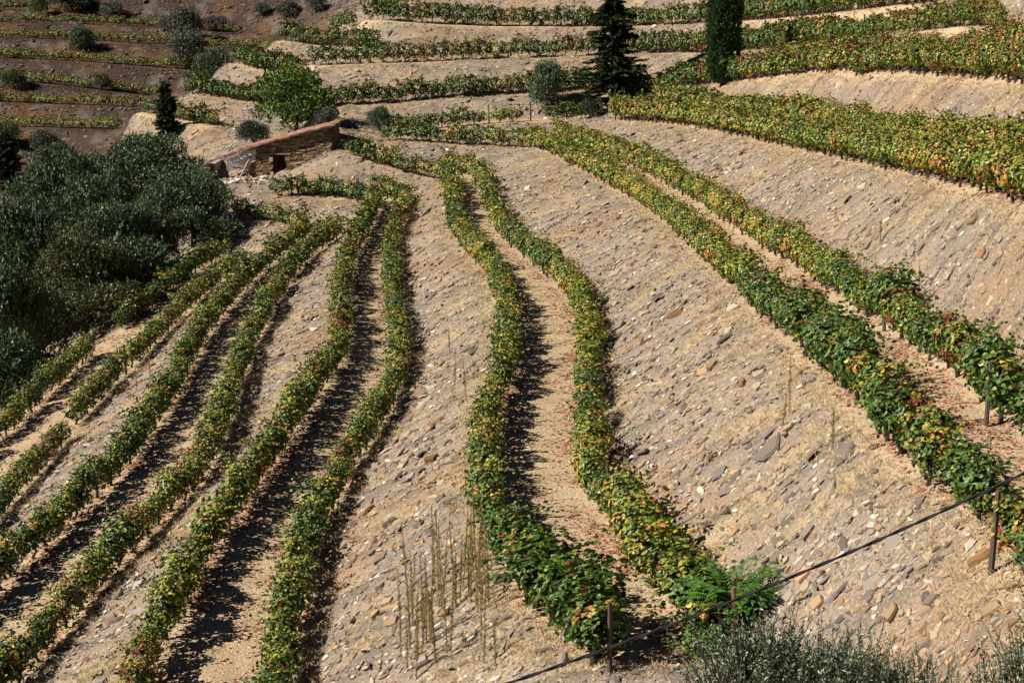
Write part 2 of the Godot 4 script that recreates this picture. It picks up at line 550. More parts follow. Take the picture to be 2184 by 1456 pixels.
func soil(x: float, z: float, nor: Vector3) -> Color:
	# what the ground is made of: pale trodden earth on the benches, broken schist with rusty and straw patches on the banks,
	# dark heath on the far hill
	var b := grid_at(bm, x, z)
	var p := n_patch.get_noise_2d(x, z)
	var q := n_patch.get_noise_2d(x * 0.6 + 91.0, z * 0.6)
	var m := n_mid.get_noise_2d(x * 1.7, z * 1.7)
	var streak := n_mid.get_noise_2d(x * 0.5 + 50.0 - z * 0.2, z * 2.4)
	var bank := Color(0.42, 0.345, 0.275).lerp(Color(0.37, 0.32, 0.28), clampf(0.5 + p * 1.6, 0, 1))
	bank = bank.lerp(Color(0.44, 0.285, 0.165), clampf(q * 2.6 - 0.5, 0, 0.45))
	bank = bank.lerp(Color(0.58, 0.47, 0.315), clampf(n_patch.get_noise_2d(x + 40.0, z * 1.3) * 3.0 - 0.6, 0, 0.7))
	bank = bank.lerp(Color(0.22, 0.20, 0.175), clampf(streak * 2.2 - 0.15, 0, 0.7))
	var bench := Color(0.70, 0.565, 0.39).lerp(Color(0.60, 0.47, 0.32), clampf(0.5 + m * 1.4, 0, 1))
	var c := bank.lerp(bench, smoothstep(0.35, 0.9, b))
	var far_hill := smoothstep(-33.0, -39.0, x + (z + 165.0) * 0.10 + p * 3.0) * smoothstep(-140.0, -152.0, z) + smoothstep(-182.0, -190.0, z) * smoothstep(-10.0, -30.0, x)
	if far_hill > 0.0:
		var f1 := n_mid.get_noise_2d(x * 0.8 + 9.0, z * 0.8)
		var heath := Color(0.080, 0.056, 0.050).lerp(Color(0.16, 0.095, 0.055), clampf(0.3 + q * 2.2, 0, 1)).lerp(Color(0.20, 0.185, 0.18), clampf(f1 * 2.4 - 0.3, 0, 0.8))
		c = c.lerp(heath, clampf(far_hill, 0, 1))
	return c


func build_hillside() -> void:
	var xs := lines([[-150.0, -84.0, 6.0], [-84.0, -40.0, 0.8], [-40.0, -26.0, 0.5], [-26.0, 26.0, 0.26], [26.0, 46.0, 1.0], [46.0, 120.0, 6.0]])
	var zs := lines([[12.0, -16.0, 2.0], [-16.0, -80.0, 0.24], [-80.0, -170.0, 0.42], [-170.0, -268.0, 1.0], [-268.0, -330.0, 6.0]])
	var w := xs.size()
	var h := zs.size()
	var v := PackedVector3Array()
	var nn := PackedVector3Array()
	var c := PackedColorArray()
	v.resize(w * h)
	nn.resize(w * h)
	c.resize(w * h)
	for j in h:
		for i in w:
			v[j * w + i] = Vector3(xs[i], ground(xs[i], zs[j]), zs[j])
	for j in h:
		for i in w:
			var l := v[j * w + maxi(i - 1, 0)]
			var r := v[j * w + mini(i + 1, w - 1)]
			var a := v[maxi(j - 1, 0) * w + i]
			var b := v[mini(j + 1, h - 1) * w + i]
			nn[j * w + i] = (a - b).cross(r - l).normalized()
			if nn[j * w + i].y < 0.0:
				nn[j * w + i] = -nn[j * w + i]
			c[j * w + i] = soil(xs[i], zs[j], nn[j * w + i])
	var t := PackedInt32Array()
	t.resize((w - 1) * (h - 1) * 6)
	var k := 0
	for j in h - 1:
		for i in w - 1:
			var a := j * w + i
			t[k] = a
			t[k + 1] = a + w
			t[k + 2] = a + 1
			t[k + 3] = a + 1
			t[k + 4] = a + w
			t[k + 5] = a + w + 1
			k += 6
	var arr := []
	arr.resize(Mesh.ARRAY_MAX)
	arr[Mesh.ARRAY_VERTEX] = v
	arr[Mesh.ARRAY_NORMAL] = nn
	arr[Mesh.ARRAY_COLOR] = c
	arr[Mesh.ARRAY_INDEX] = t
	var m := ArrayMesh.new()
	m.add_surface_from_arrays(Mesh.PRIMITIVE_TRIANGLES, arr)
	var o := part("hillside", m, M.ground, self)
	o.set_meta("kind", "structure")
	o.set_meta("label", "terraced stony hillside with level benches and steep banks")

# ---------------------------------------------------------------- vines

const GREENS := [Color(0.034, 0.078, 0.010), Color(0.052, 0.110, 0.013), Color(0.085, 0.145, 0.018), Color(0.022, 0.052, 0.009)]
const LIMES := [Color(0.13, 0.18, 0.022), Color(0.20, 0.23, 0.030), Color(0.27, 0.26, 0.035)]
const GOLDS := [Color(0.36, 0.27, 0.040), Color(0.38, 0.21, 0.040), Color(0.34, 0.14, 0.035)]
const REDS := [Color(0.24, 0.055, 0.022), Color(0.30, 0.085, 0.030), Color(0.17, 0.030, 0.022), Color(0.20, 0.11, 0.05)]
# shares of green, lime, gold, red
const MIXES := [[0.87, 0.09, 0.01, 0.03], [0.46, 0.42, 0.05, 0.07], [0.28, 0.49, 0.14, 0.09], [0.46, 0.18, 0.07, 0.29]]
const MIX_SAYS := ["green leaved", "yellow green", "golden yellow", "red tinged"]

var near_crowns := []
var far_crowns := []
var trunks := []


func leaf_colour(mix: Array) -> Color:
	var r := rng.randf()
	var set_: Array = GREENS
	if r > mix[0]:
		set_ = LIMES
	if r > mix[0] + mix[1]:
		set_ = GOLDS
	if r > mix[0] + mix[1] + mix[2]:
		set_ = REDS
	var col: Color = set_[rng.randi() % set_.size()]
	var k := rng.randf_range(0.7, 1.3)
	return Color(col.r * k, col.g * k, col.b * k)


func vine_crown(s: int, mix: Array, n: int, size: float) -> ArrayMesh:
	# leaves hung over the wires: a lumpy hedge a metre and a half long, thinner at its ends, with a few loose shoots
	rng.seed = 1000 + s
	var g := Geo.new()
	var ph := rng.randf() * TAU
	# autumn colour comes in clumps: every cane has turned as far as it has
	var clumps := []
	for k in 16:
		var r := (k + 0.5) / 16.0 * 0.999
		clumps.append([Vector3(rng.randf_range(-0.8, 0.8), rng.randf_range(0.45, 1.35), rng.randf_range(-0.35, 0.35)), 0 if r < mix[0] else (1 if r < mix[0] + mix[1] else (2 if r < mix[0] + mix[1] + mix[2] else 3))])
	for i in n:
		var u := rng.randf_range(-1, 1) * 0.78
		var a := rng.randf() * TAU
		var r := lerpf(0.45, 1.08, sqrt(rng.randf()))
		var lump := 1.0 + 0.22 * sin(u * 5.1 + ph) + 0.16 * sin(u * 11.0 + a * 2.0 + ph) + 0.10 * sin(u * 17.0 + a * 3.0)
		var end := 1.0 - 0.48 * pow(absf(u) / 0.78, 3.0)
		var y := 0.86 + 0.47 * r * sin(a) * lump * end
		var z := 0.34 * r * cos(a) * lump * end * (1.15 - 0.35 * (y - 0.5))
		if y < 0.42 and rng.randf() < 0.5:
			y += 0.35
		if n_rock.get_noise_3d(u * 2.2 + s * 7.0, y * 2.2, z * 2.2) < -0.16:
			continue
		var out := Vector3(rng.randf_range(-0.6, 0.6), sin(a) + 0.45, cos(a)).normalized()
		out = (out + rvec() * 0.55).normalized()
		var down := (Vector3(rng.randf_range(-0.7, 0.7), -1, rng.randf_range(-0.7, 0.7)) + out * 0.2)
		down = (down - out * down.dot(out)).normalized()
		var which := 0
		var best := 9.0
		for q in clumps:
			var dd := (q[0] as Vector3).distance_squared_to(Vector3(u, y, z))
			if dd < best:
				best = dd
				which = q[1]
		var col := leaf_colour(mix)
		if rng.randf() < 0.62:
			var set_: Array = [GREENS, LIMES, GOLDS, REDS][which]
			col = (set_[rng.randi() % set_.size()] as Color) * rng.randf_range(0.7, 1.3)
		elif col.r > col.g * 1.05:
			col = (LIMES[rng.randi() % 3] as Color) * rng.randf_range(0.6, 1.1)
		var l := size * rng.randf_range(0.7, 1.25)
		g.leaf(Vector3(u, y, z), down, out, l, l * 0.95, col)
	for k in 15:
		var p := Vector3(rng.randf_range(-0.7, 0.7), rng.randf_range(1.0, 1.3), rng.randf_range(-0.25, 0.25))
		var d := Vector3(rng.randf_range(-0.6, 0.6), rng.randf_range(0.4, 1.0), rng.randf_range(-0.9, 0.9)).normalized()
		var len := rng.randi_range(3, 8) if k < 6 else rng.randi_range(7, 15)
		for q in len:
			p += d * 0.055
			d = (d + Vector3(rng.randf_range(-0.1, 0.1), -0.13, rng.randf_range(-0.1, 0.1))).normalized()
			var out := (rdir() + Vector3(0, 0.5, 0)).normalized()
			var dir := (rdir() - out * 0.2)
			dir = (dir - out * dir.dot(out)).normalized()
			var l := size * rng.randf_range(0.5, 0.95)
			g.leaf(p, dir, out, l, l, leaf_colour(mix))
	return g.mesh()


func vine_trunk(s: int) -> ArrayMesh:
	# an old twisted stock with two arms along the wire
	rng.seed = 2000 + s
	var g := Geo.new()
	var lean := rng.randf_range(-0.26, 0.26)
	var w := Color(1, 1, 1)
	var p := [Vector3(0, -0.12, 0), Vector3(rng.randf_range(-0.03, 0.03), 0.1, 0.02), Vector3(lean * 0.6, 0.25, rng.randf_range(-0.05, 0.05)), Vector3(lean * 0.5, 0.42, rng.randf_range(-0.04, 0.04)), Vector3(lean, 0.60, 0)]
	g.tube(p, [0.066, 0.046, 0.040, 0.046, 0.058], 7, w)
	for sd in [-1, 1]:
		g.tube([Vector3(lean, 0.57, 0), Vector3(lean + sd * 0.18, 0.68 + rng.randf_range(-0.04, 0.05), rng.randf_range(-0.03, 0.03)), Vector3(lean + sd * 0.42, 0.72, rng.randf_range(-0.04, 0.04)), Vector3(lean + sd * 0.62, 0.78, 0)], [0.05, 0.036, 0.026, 0.012], 5, w)
		for k in 3:
			var x: float = lean + sd * rng.randf_range(0.1, 0.55)
			g.tube([Vector3(x, 0.70, 0), Vector3(x + rng.randf_range(-0.1, 0.1), 1.0, rng.randf_range(-0.14, 0.14)), Vector3(x + rng.randf_range(-0.15, 0.15), 1.25, rng.randf_range(-0.2, 0.2))], [0.012, 0.008, 0.004], 4, w)
	return g.mesh()


func vine_mix(key: String, p: Vector3) -> int:
	# which colouring a vine has turned to
	var n := n_patch.get_noise_2d(p.x * 1.4 + 300.0, p.z * 1.4) * 1.5 + rng.randf_range(-0.22, 0.22)
	match key:
		"r0o", "r0i", "r1i", "r2i":
			return 1 if n > -0.05 else (3 if n < -0.5 else 0)
		"r1o", "r2o":
			if key == "r2o" and p.z > -36.5:
				return 3
			return 1 if n > 0.1 else (3 if n < -0.42 else 0)
		"r3o":
			if p.z > -35.5:
				return 0
			return 2 if n > 0.30 else (0 if n < -0.25 else 1)
		"r3i":
			return 2 if n > 0.18 else (0 if n < -0.38 else 1)
		"r4o", "r4i":
			if p.x < 1.0:
				return 1 if n > 0.3 else 0
			if p.z > -54.0:
				return 0 if n < 0.22 else (1 if n < 0.5 else 3)
			return 2 if n > -0.2 else 1
		"r5o", "r5i":
			if p.z > -66.0:
				return 2
			return 2 if n > 0.1 else 1
		"r6o", "r6i":
			if p.z > -112.0:
				return 2 if n > 0.34 else (3 if n > -0.3 else 1)
			return 0 if n < 0.2 else (3 if n > 0.5 else 0)
		"r7o":
			return 3 if p.z > -100.0 and n > -0.15 else (3 if n > 0.3 else 0)
		"r8o", "r9o", "r75", "r65", "r85", "r55":
			return 3 if n > 0.2 else 0
		"r4b":
			return 1 if n > 0.2 else 0
	return 2 if n > 0.15 else 1


func build_vines() -> void:
	for mx in 4:
		for k in 5:
			near_crowns.append(vine_crown(mx * 5 + k, MIXES[mx], 900, 0.100))
			far_crowns.append(vine_crown(40 + mx * 5 + k, MIXES[mx], 330, 0.150))
	for k in 6:
		trunks.append(vine_trunk(k))
	rng.seed = 31
	var all := []
	for key in ROWS:
		var far := (key as String).begins_with("b")
		var step := 1.12
		if key in ["r6o", "r7o", "r8o", "r9o", "r65", "r75", "r85", "r55"]:
			step = 1.05
		var pts := row_points(key, step)
		var count := 0
		for i in pts.size():
			var p := pts[i]
			var a := pts[maxi(i - 1, 0)]
			var b := pts[mini(i + 1, pts.size() - 1)]
			var turn := -atan2(b.z - a.z, b.x - a.x) + (PI if rng.randf() < 0.5 else 0.0)
			var sc := rng.randf_range(0.82, 1.16)
			var gap := 0.0
			if key in ["r0o", "r0i"]:
				gap = 0.10
				sc *= 0.95
			elif key == "r4b":
				gap = 0.10
			elif key in ["r1o", "r1i"]:
				gap = 0.02
			elif key in ["r4o", "r4i"] and p.z > -50.0:
				gap = 0.07 if key == "r4o" else 0.13
			if rng.randf() < gap:
				continue
			if key == "r0o" and p.z < -80.0 and p.z > -86.0:
				continue
			if key in ["r0o", "r0i", "r4b", "r3i"]:
				var clear := true
				for w in range(0, POSTS.size(), 3):
					if POSTS[w] == key and Vector2(p.x - POSTS[w + 1], p.z - POSTS[w + 2]).length() < (0.75 if key[1] == "0" else 0.4):
						clear = false
				if not clear:
					continue
			if far:
				sc *= 0.82
			elif key in ["r6o", "r7o", "r8o", "r9o", "r5o", "r5i", "r6i", "r75", "r65"]:
				sc *= (0.90 if key in ["r6i", "r7o"] else 1.12) if p.z > -110.0 else 1.26
			if key == "r3i" and p.z > -38.0:
				sc *= 1.15
			if key == "r3o" and p.z > -35.0:
				sc *= 1.25
			if key in ["r4o", "r4i"] and p.z > -46.0:
				sc *= rng.randf_range(0.92, 1.4)
			p += Vector3(rng.randf_range(-0.14, 0.14), 0, rng.randf_range(-0.14, 0.14))
			p.y = ground(p.x, p.z) - 0.02
			count += 1
			all.append({"key": key, "p": p, "turn": turn, "sc": sc, "mix": vine_mix(key, p), "no": count, "d": p.distance_to(EYE), "v": rng.randi() % 5, "t": rng.randi() % 6, "w": rng.randf_range(0.95, 1.28) * (1.3 if key in ["r3o", "r3i"] and p.z > -37.5 else 1.0)})
	# the vines that show largest are things of their own
	var near := []
	for q in all:
		var s := seen_px(q.p + Vector3(0, 0.8, 0))
		if absf(s.x) < 1.02 and absf(s.y) < 1.06 and ROW_SAYS.has(q.key):
			near.append(q)
	near.sort_custom(func(a, b): return a.d < b.d)
	near = near.slice(0, 300)
	for q in near:
		q.own = true
	var counted := {}
	var in_order := near.duplicate()
	in_order.sort_custom(func(a, b): return a.no < b.no if a.key == b.key else a.key < b.key)
	for q in in_order:
		counted[q.key] = counted.get(q.key, 0) + 1
		var lb := "%s grapevine, %s from near in the %s" % [MIX_SAYS[q.mix], ordinal(counted[q.key]), ROW_SAYS[q.key]]
		var o := thing("grapevine", lb, "grapevine", q.p, q.turn, "grapevines in terrace rows")
		o.scale = Vector3(1.0, q.sc, q.sc * q.w)
		part("trunk", trunks[q.t], M.bark, o)
		part("foliage", near_crowns[q.mix * 5 + q.v], M.leaf, o)
	var rest := Node3D.new()
	rest.name = "distant_vines"
	add_child(rest)
	rest.set_meta("kind", "stuff")
	rest.set_meta("label", "rows of smaller grapevines farther along the terraces and hills")
	rest.set_meta("category", "grapevines")
	var bins := {}
	for q in all:
		if q.has("own"):
			continue
		var s := seen_px(q.p + Vector3(0, 0.8, 0))
		if s.z < 0 or absf(s.x) > 1.25 or absf(s.y) > 1.5:
			continue
		var k: int = q.mix * 5 + q.v + (100 if q.d > 88.0 else 0)
		if not bins.has(k):
			bins[k] = []
		bins[k].append(q)
		var kt: int = 200 + q.t
		if not bins.has(kt):
			bins[kt] = []
		bins[kt].append(q)
	for k in bins:
		var mesh: Mesh = near_crowns[k] if k < 100 else (far_crowns[k - 100] if k < 200 else trunks[k - 200])
		var xf := []
		for q in bins[k]:
			xf.append(Transform3D(Basis(Vector3.UP, q.turn) * Basis.from_scale(Vector3(1.0, q.sc, q.sc * q.w)), q.p))
		many("foliage" if k < 200 else "trunk", mesh, M.leaf if k < 200 else M.bark, xf, [], rest)


func many(called: String, mesh: Mesh, m: Material, xf: Array, cols: Array, parent: Node) -> void:
	var mm := MultiMesh.new()
	mm.transform_format = MultiMesh.TRANSFORM_3D
	mm.use_colors = not cols.is_empty()
	mm.mesh = mesh
	mm.instance_count = xf.size()
	for i in xf.size():
		mm.set_instance_transform(i, xf[i])
		if mm.use_colors:
			mm.set_instance_color(i, cols[i])
	var o := MultiMeshInstance3D.new()
	o.name = called
	o.multimesh = mm
	o.material_override = m
	parent.add_child(o, true)
	o.set_meta("kind", "stuff")


func build_posts() -> void:
	rng.seed = 55
	var g := Geo.new()
	g.tube([Vector3(0, -0.25, 0), Vector3(0.004, 0.5, 0), Vector3(-0.004, 1.1, 0.003), Vector3(0, 1.55, 0)], [0.06, 0.057, 0.054, 0.046], 7, Color(1, 1, 1))
	var m := g.mesh()
	var order := []
	for i in range(0, POSTS.size(), 3):
		order.append([POSTS[i], POSTS[i + 1], POSTS[i + 2]])
	order.sort_custom(func(a, b): return a[2] > b[2])
	var counts := {}
	for q in order:
		var key: String = q[0]
		counts[key] = counts.get(key, 0) + 1
		var says: String = ROW_SAYS.get(key, {"r4b": "sparse row before the spruce", "r7o": "long row above the cypress foot", "r8o": "highest long row"}.get(key, "upper row"))
		var at := on_ground(q[1], q[2])
		var o := thing("vine_post", "grey wooden post, %s from near in the %s" % [ordinal(counts[key]), says], "post", at, rng.randf() * TAU, "posts in the vine rows")
		part("stake", m, M.post_wood, o)
		o.rotation.x = rng.randf_range(-0.05, 0.05)
		o.rotation.z = rng.randf_range(-0.06, 0.06)

# ---------------------------------------------------------------- trees and shrubs

const OLIVE := [Color(0.029, 0.060, 0.022), Color(0.040, 0.080, 0.031), Color(0.060, 0.104, 0.046), Color(0.120, 0.162, 0.096), Color(0.019, 0.043, 0.015)]
const NEAR_OLIVE := [Color(0.075, 0.125, 0.058), Color(0.105, 0.155, 0.082), Color(0.150, 0.195, 0.125), Color(0.320, 0.350, 0.285), Color(0.045, 0.080, 0.032)]
const MOSSY := [Color(0.045, 0.060, 0.016), Color(0.065, 0.078, 0.020), Color(0.038, 0.052, 0.018), Color(0.090, 0.095, 0.028)]
const DARK := [Color(0.014, 0.030, 0.014), Color(0.020, 0.042, 0.018), Color(0.010, 0.022, 0.011), Color(0.028, 0.050, 0.020)]
const FRESH := [Color(0.060, 0.125, 0.012), Color(0.085, 0.160, 0.015), Color(0.115, 0.190, 0.020), Color(0.035, 0.085, 0.010)]
const HEATH := [Color(0.10, 0.07, 0.085), Color(0.13, 0.09, 0.10), Color(0.07, 0.055, 0.06)]
const GREYISH := [Color(0.060, 0.072, 0.058), Color(0.085, 0.098, 0.080), Color(0.045, 0.055, 0.045), Color(0.12, 0.13, 0.11)]


func pick(a: Array) -> Color:
	var k := rng.randf_range(0.75, 1.25)
	var col: Color = a[rng.randi() % a.size()]
	return Color(col.r * k, col.g * k, col.b * k)


func lobed_crown(g: Geo, lobes: Array, n: int, l: float, w: float, cols: Array, up: float) -> void:
	# leaves spread through overlapping lobes, thickest near each lobe's skin, standing out along its twigs
	var total := 0.0
	for b in lobes:
		total += (b[1] as Vector3).length_squared()
	for b in lobes:
		var r: Vector3 = b[1]
		var m := int(n * r.length_squared() / total)
		var twigs := maxi(m / 9, 1)
		for k in twigs:
			var d := rdir()
			if d.y < -0.5:
				d.y = -d.y
			var base: Vector3 = b[0] + d * r * lerpf(0.62, 1.0, pow(rng.randf(), 0.6))
			var grow := (d * Vector3(1, 0.8, 1) + Vector3(0, up, 0) + rvec() * 0.5).normalized()
			var tone := rng.randf_range(0.8, 1.2)
			for q in 9:
				var out := (grow * 0.8 + rdir()).normalized()
				var side := out.cross(rdir()).normalized()
				g.blade(base + grow * (l * 0.55 * q) * 0.5 + rvec() * l * 0.25, out, side, l * rng.randf_range(0.7, 1.3), w, pick(cols) * tone)


func branch_tree(height: float, spread: float, girth: float, n: int) -> ArrayMesh:
	var g := Geo.new()
	var w := Color(1, 1, 1)
	g.tube([Vector3(0, -0.4, 0), Vector3(0.05, height * 0.2, 0.03), Vector3(-0.08, height * 0.4, 0.06), Vector3(0.05, height * 0.62, 0)], [girth * 1.3, girth, girth * 0.8, girth * 0.5], 8, w)
	for k in n:
		var a := TAU * k / n + rng.randf()
		var s := height * rng.randf_range(0.18, 0.5)
		var e := Vector3(cos(a) * spread * rng.randf_range(0.5, 0.85), height * rng.randf_range(0.6, 0.9), sin(a) * spread * rng.randf_range(0.5, 0.85))
		var mid := Vector3(e.x * 0.45, lerpf(s, e.y, 0.45), e.z * 0.45) + rvec() * 0.2
		g.tube([Vector3(0, s, 0), mid, e], [girth * 0.55, girth * 0.33, girth * 0.1], 5, w)
	return g.mesh()


var crowns := {}


func crown_mesh(kind: String, n: int, leaf_l: float, leaf_w: float, cols: Array, s: int, low: float) -> ArrayMesh:
	# a crown one unit high and one unit in reach; trees of a kind share a few of these
	var key := "%s %d" % [kind, s]
	if crowns.has(key):
		return crowns[key]
	rng.seed = 4000 + s * 17 + kind.length()
	var lobes := []
	for k in 22:
		var a := TAU * k / 11.0 + rng.randf_range(-0.3, 0.3)
		var q := rng.randf_range(0.45, 0.72) if k < 14 else rng.randf_range(0.15, 0.5)
		var y := rng.randf_range(low + 0.1, 0.66) if k < 14 else rng.randf_range(0.6, 0.86)
		var fat := rng.randf_range(0.24, 0.38)
		lobes.append([Vector3(cos(a) * q, y, sin(a) * q), Vector3(fat, fat * 0.48, fat)])
	lobes.append([Vector3(0, 0.55, 0), Vector3(0.55, 0.36, 0.55)])
	var g := Geo.new()
	lobed_crown(g, lobes, n, leaf_l, leaf_w, cols, 0.35)
	crowns[key] = g.mesh()
	return crowns[key]


func round_tree(called: String, label: String, category: String, at: Vector3, height: float, spread: Vector2, kind: String, s: int, group := "") -> Node3D:
	var set_: Array = {"olive": OLIVE, "moss": MOSSY, "dark": DARK, "fresh": FRESH, "grey": GREYISH, "heath": HEATH}[kind]
	var big: bool = kind in ["olive", "moss"] and height > 4.5
	var many_ := 44000 if big else (11000 if kind == "fresh" else 9000)
	var fine := 0.040 if big else (0.055 if kind == "fresh" else 0.085)
	var wide := 0.0072 if big else (0.017 if kind == "fresh" else 0.015)
	var m := crown_mesh(kind + ("_big" if big else ""), many_, fine, wide, set_, s % (4 if big else 3), 0.04)
	rng.seed = 4300 + s
	var o := thing(called, label, category, at, 0.0, group)
	part("trunk", branch_tree(height * 0.8, spread.x * 0.8, 0.03 * height + 0.03, 6), M.bark, o)
	var c := part("crown", m, M.olive_leaf, o)
	c.scale = Vector3(spread.x, height, spread.y)
	c.rotation.y = rng.randf() * TAU
	return o


func conifer(called: String, label: String, at: Vector3, height: float, reach: float, s: int, cols: Array, gaps: float) -> void:
	rng.seed = 5000 + s
	var g := Geo.new()
	var w := Geo.new()
	var white := Color(1, 1, 1)
	w.tube([Vector3(0, -0.4, 0), Vector3(0.04, height * 0.35, 0), Vector3(-0.05, height * 0.7, 0.03), Vector3(0, height, 0)], [0.2, 0.15, 0.09, 0.02], 7, white)
	var y := height * 0.07
	while y < height - 0.15:
		var t := y / height
		var ring := 8 if t < 0.85 else 4
		var most := reach * (pow(1.0 - t, 0.62) * 0.92 + 0.05) * (0.84 + 0.22 * sin(t * 19.0 + s) + 0.12 * sin(t * 43.0 + 2.0 * s))
		for k in ring:
			var a := rng.randf() * TAU
			if rng.randf() < gaps:
				continue
			var len := most * rng.randf_range(0.5, 1.28)
			var dir := Vector3(cos(a), 0, sin(a))
			var lift := rng.randf_range(-0.10, 0.25)
			var pts := []
			for q in 5:
				var f := q / 4.0
				pts.append(Vector3(0, y, 0) + dir * (len * f) + Vector3(0, len * (lift * f - 0.36 * f * f + 0.22 * f * f * f), 0))
			w.tube(pts, [0.04, 0.032, 0.024, 0.016, 0.006], 4, white)
			var steps := int(len / 0.085) + 2
			for q in steps:
				var f := lerpf(0.12, 1.0, float(q) / steps)
				var at_b := Vector3(0, y, 0) + dir * (len * f) + Vector3(0, len * (lift * f - 0.36 * f * f + 0.22 * f * f * f), 0)
				for z in 4:
					var side := dir.cross(Vector3.UP) * (1 if z % 2 == 0 else -1)
					var out := (side * rng.randf_range(0.3, 1.0) + dir * 0.7 + Vector3(0, rng.randf_range(-0.75, 0.4), 0)).normalized()
					var l := 0.34 * (1.1 - 0.45 * f) * rng.randf_range(0.7, 1.3) + 0.08
					g.blade(at_b, out, out.cross(rdir()).normalized(), l, 0.05, pick(cols))
		y += 0.23
	var o := thing(called, label, "conifer", at)
	part("trunk", w.mesh(), M.bark, o)
	part("crown", g.mesh(), M.needle, o)


func cypress(at: Vector3, height: float, r: float) -> void:
	rng.seed = 5600
	var g := Geo.new()
	var w := Geo.new()
	w.tube([Vector3(0, -0.4, 0), Vector3(0, height * 0.5, 0), Vector3(0, height * 0.93, 0)], [0.22, 0.14, 0.02], 8, Color(1, 1, 1))
	for i in 15000:
		var t := rng.randf()
		var a := rng.randf() * TAU
		var prof := r * minf(1.0, 0.52 + t * 3.2) * (1.0 if t < 0.62 else sqrt(maxf(0.0, 1.0 - pow((t - 0.62) / 0.39, 2.0))))
		var ridge := 1.0 + 0.10 * sin(a * 7.0 + t * 9.0 + sin(t * 31.0)) + 0.07 * n_mid.get_noise_3d(cos(a) * 3.0, t * height * 1.6, sin(a) * 3.0) * 2.0
		var rr := prof * ridge * lerpf(0.72, 1.0, sqrt(rng.randf()))
		var dir := Vector3(cos(a), 0, sin(a))
		var out := (Vector3(0, 1.0, 0) + dir * 0.55 + rvec() * 0.45).normalized()
		g.blade(Vector3(0, 0.15 + t * height, 0) + dir * rr, out, out.cross(dir + rvec() * 0.6).normalized(), rng.randf_range(0.18, 0.32), 0.05, pick([Color(0.016, 0.040, 0.014), Color(0.024, 0.058, 0.018), Color(0.011, 0.026, 0.010), Color(0.034, 0.072, 0.022)]))
	var o := thing("cypress_tree", "tall narrow dark green cypress standing among the upper vine rows", "cypress", at)
	part("trunk", w.mesh(), M.bark, o)
	part("crown", g.mesh(), M.needle, o)


func shoot_olive(label: String, at: Vector3, height: float, spread: float, n: int, s: int, tips: Array) -> void:
	# an olive close by: upright wands set with narrow leaves
	rng.seed = 6000 + s
	var g := Geo.new()
	var w := Geo.new()
	var white := Color(1, 1, 1)
	w.tube([Vector3(0, -0.3, 0), Vector3(0.05, height * 0.3, 0), Vector3(-0.04, height * 0.55, 0)], [0.16, 0.13, 0.10], 8, white)
	# wands rise in clumps of their own height: tips holds sideways place, height share and how full
	for t in tips:
		var mid := Vector3(t[0], height * t[1], rng.randf_range(-0.5, 0.4))
		w.tube([Vector3(0, height * 0.4, 0), mid * Vector3(0.5, 0.82, 0.5), mid * Vector3(1, 0.9, 1)], [0.05, 0.03, 0.014], 5, white)
		for k in int(n * t[2]):
			var a := rng.randf() * TAU
			var q := sqrt(rng.randf())
			var foot := mid + Vector3(cos(a) * spread * q, rng.randf_range(-0.75, -0.25), sin(a) * spread * q)
			var d := (Vector3(cos(a) * q * 0.45, 1.0, sin(a) * q * 0.45) + rvec() * 0.3).normalized()
			var len := rng.randf_range(0.3, 0.85) * (1.25 if rng.randf() < 0.1 else 0.85)
			w.tube([foot, foot + d * len * 0.5, foot + d * len + Vector3(0, 0.02, 0)], [0.007, 0.005, 0.002], 3, white)
			var m := int(len / 0.026)
			var tone := rng.randf_range(0.6, 1.25)
			for i in m:
				var p := foot + d * (len * i / m)
				var out := (d * rng.randf_range(0.5, 1.3) + rdir() * 0.8).normalized()
				g.blade(p, out, out.cross(rdir()).normalized(), rng.randf_range(0.05, 0.09), 0.010, pick(NEAR_OLIVE) * tone)
	var o := thing("olive_tree", label, "olive tree", at, 0.0, "olive trees")
	part("trunk", w.mesh(), M.bark, o)
	part("crown", g.mesh(), M.olive_leaf, o)


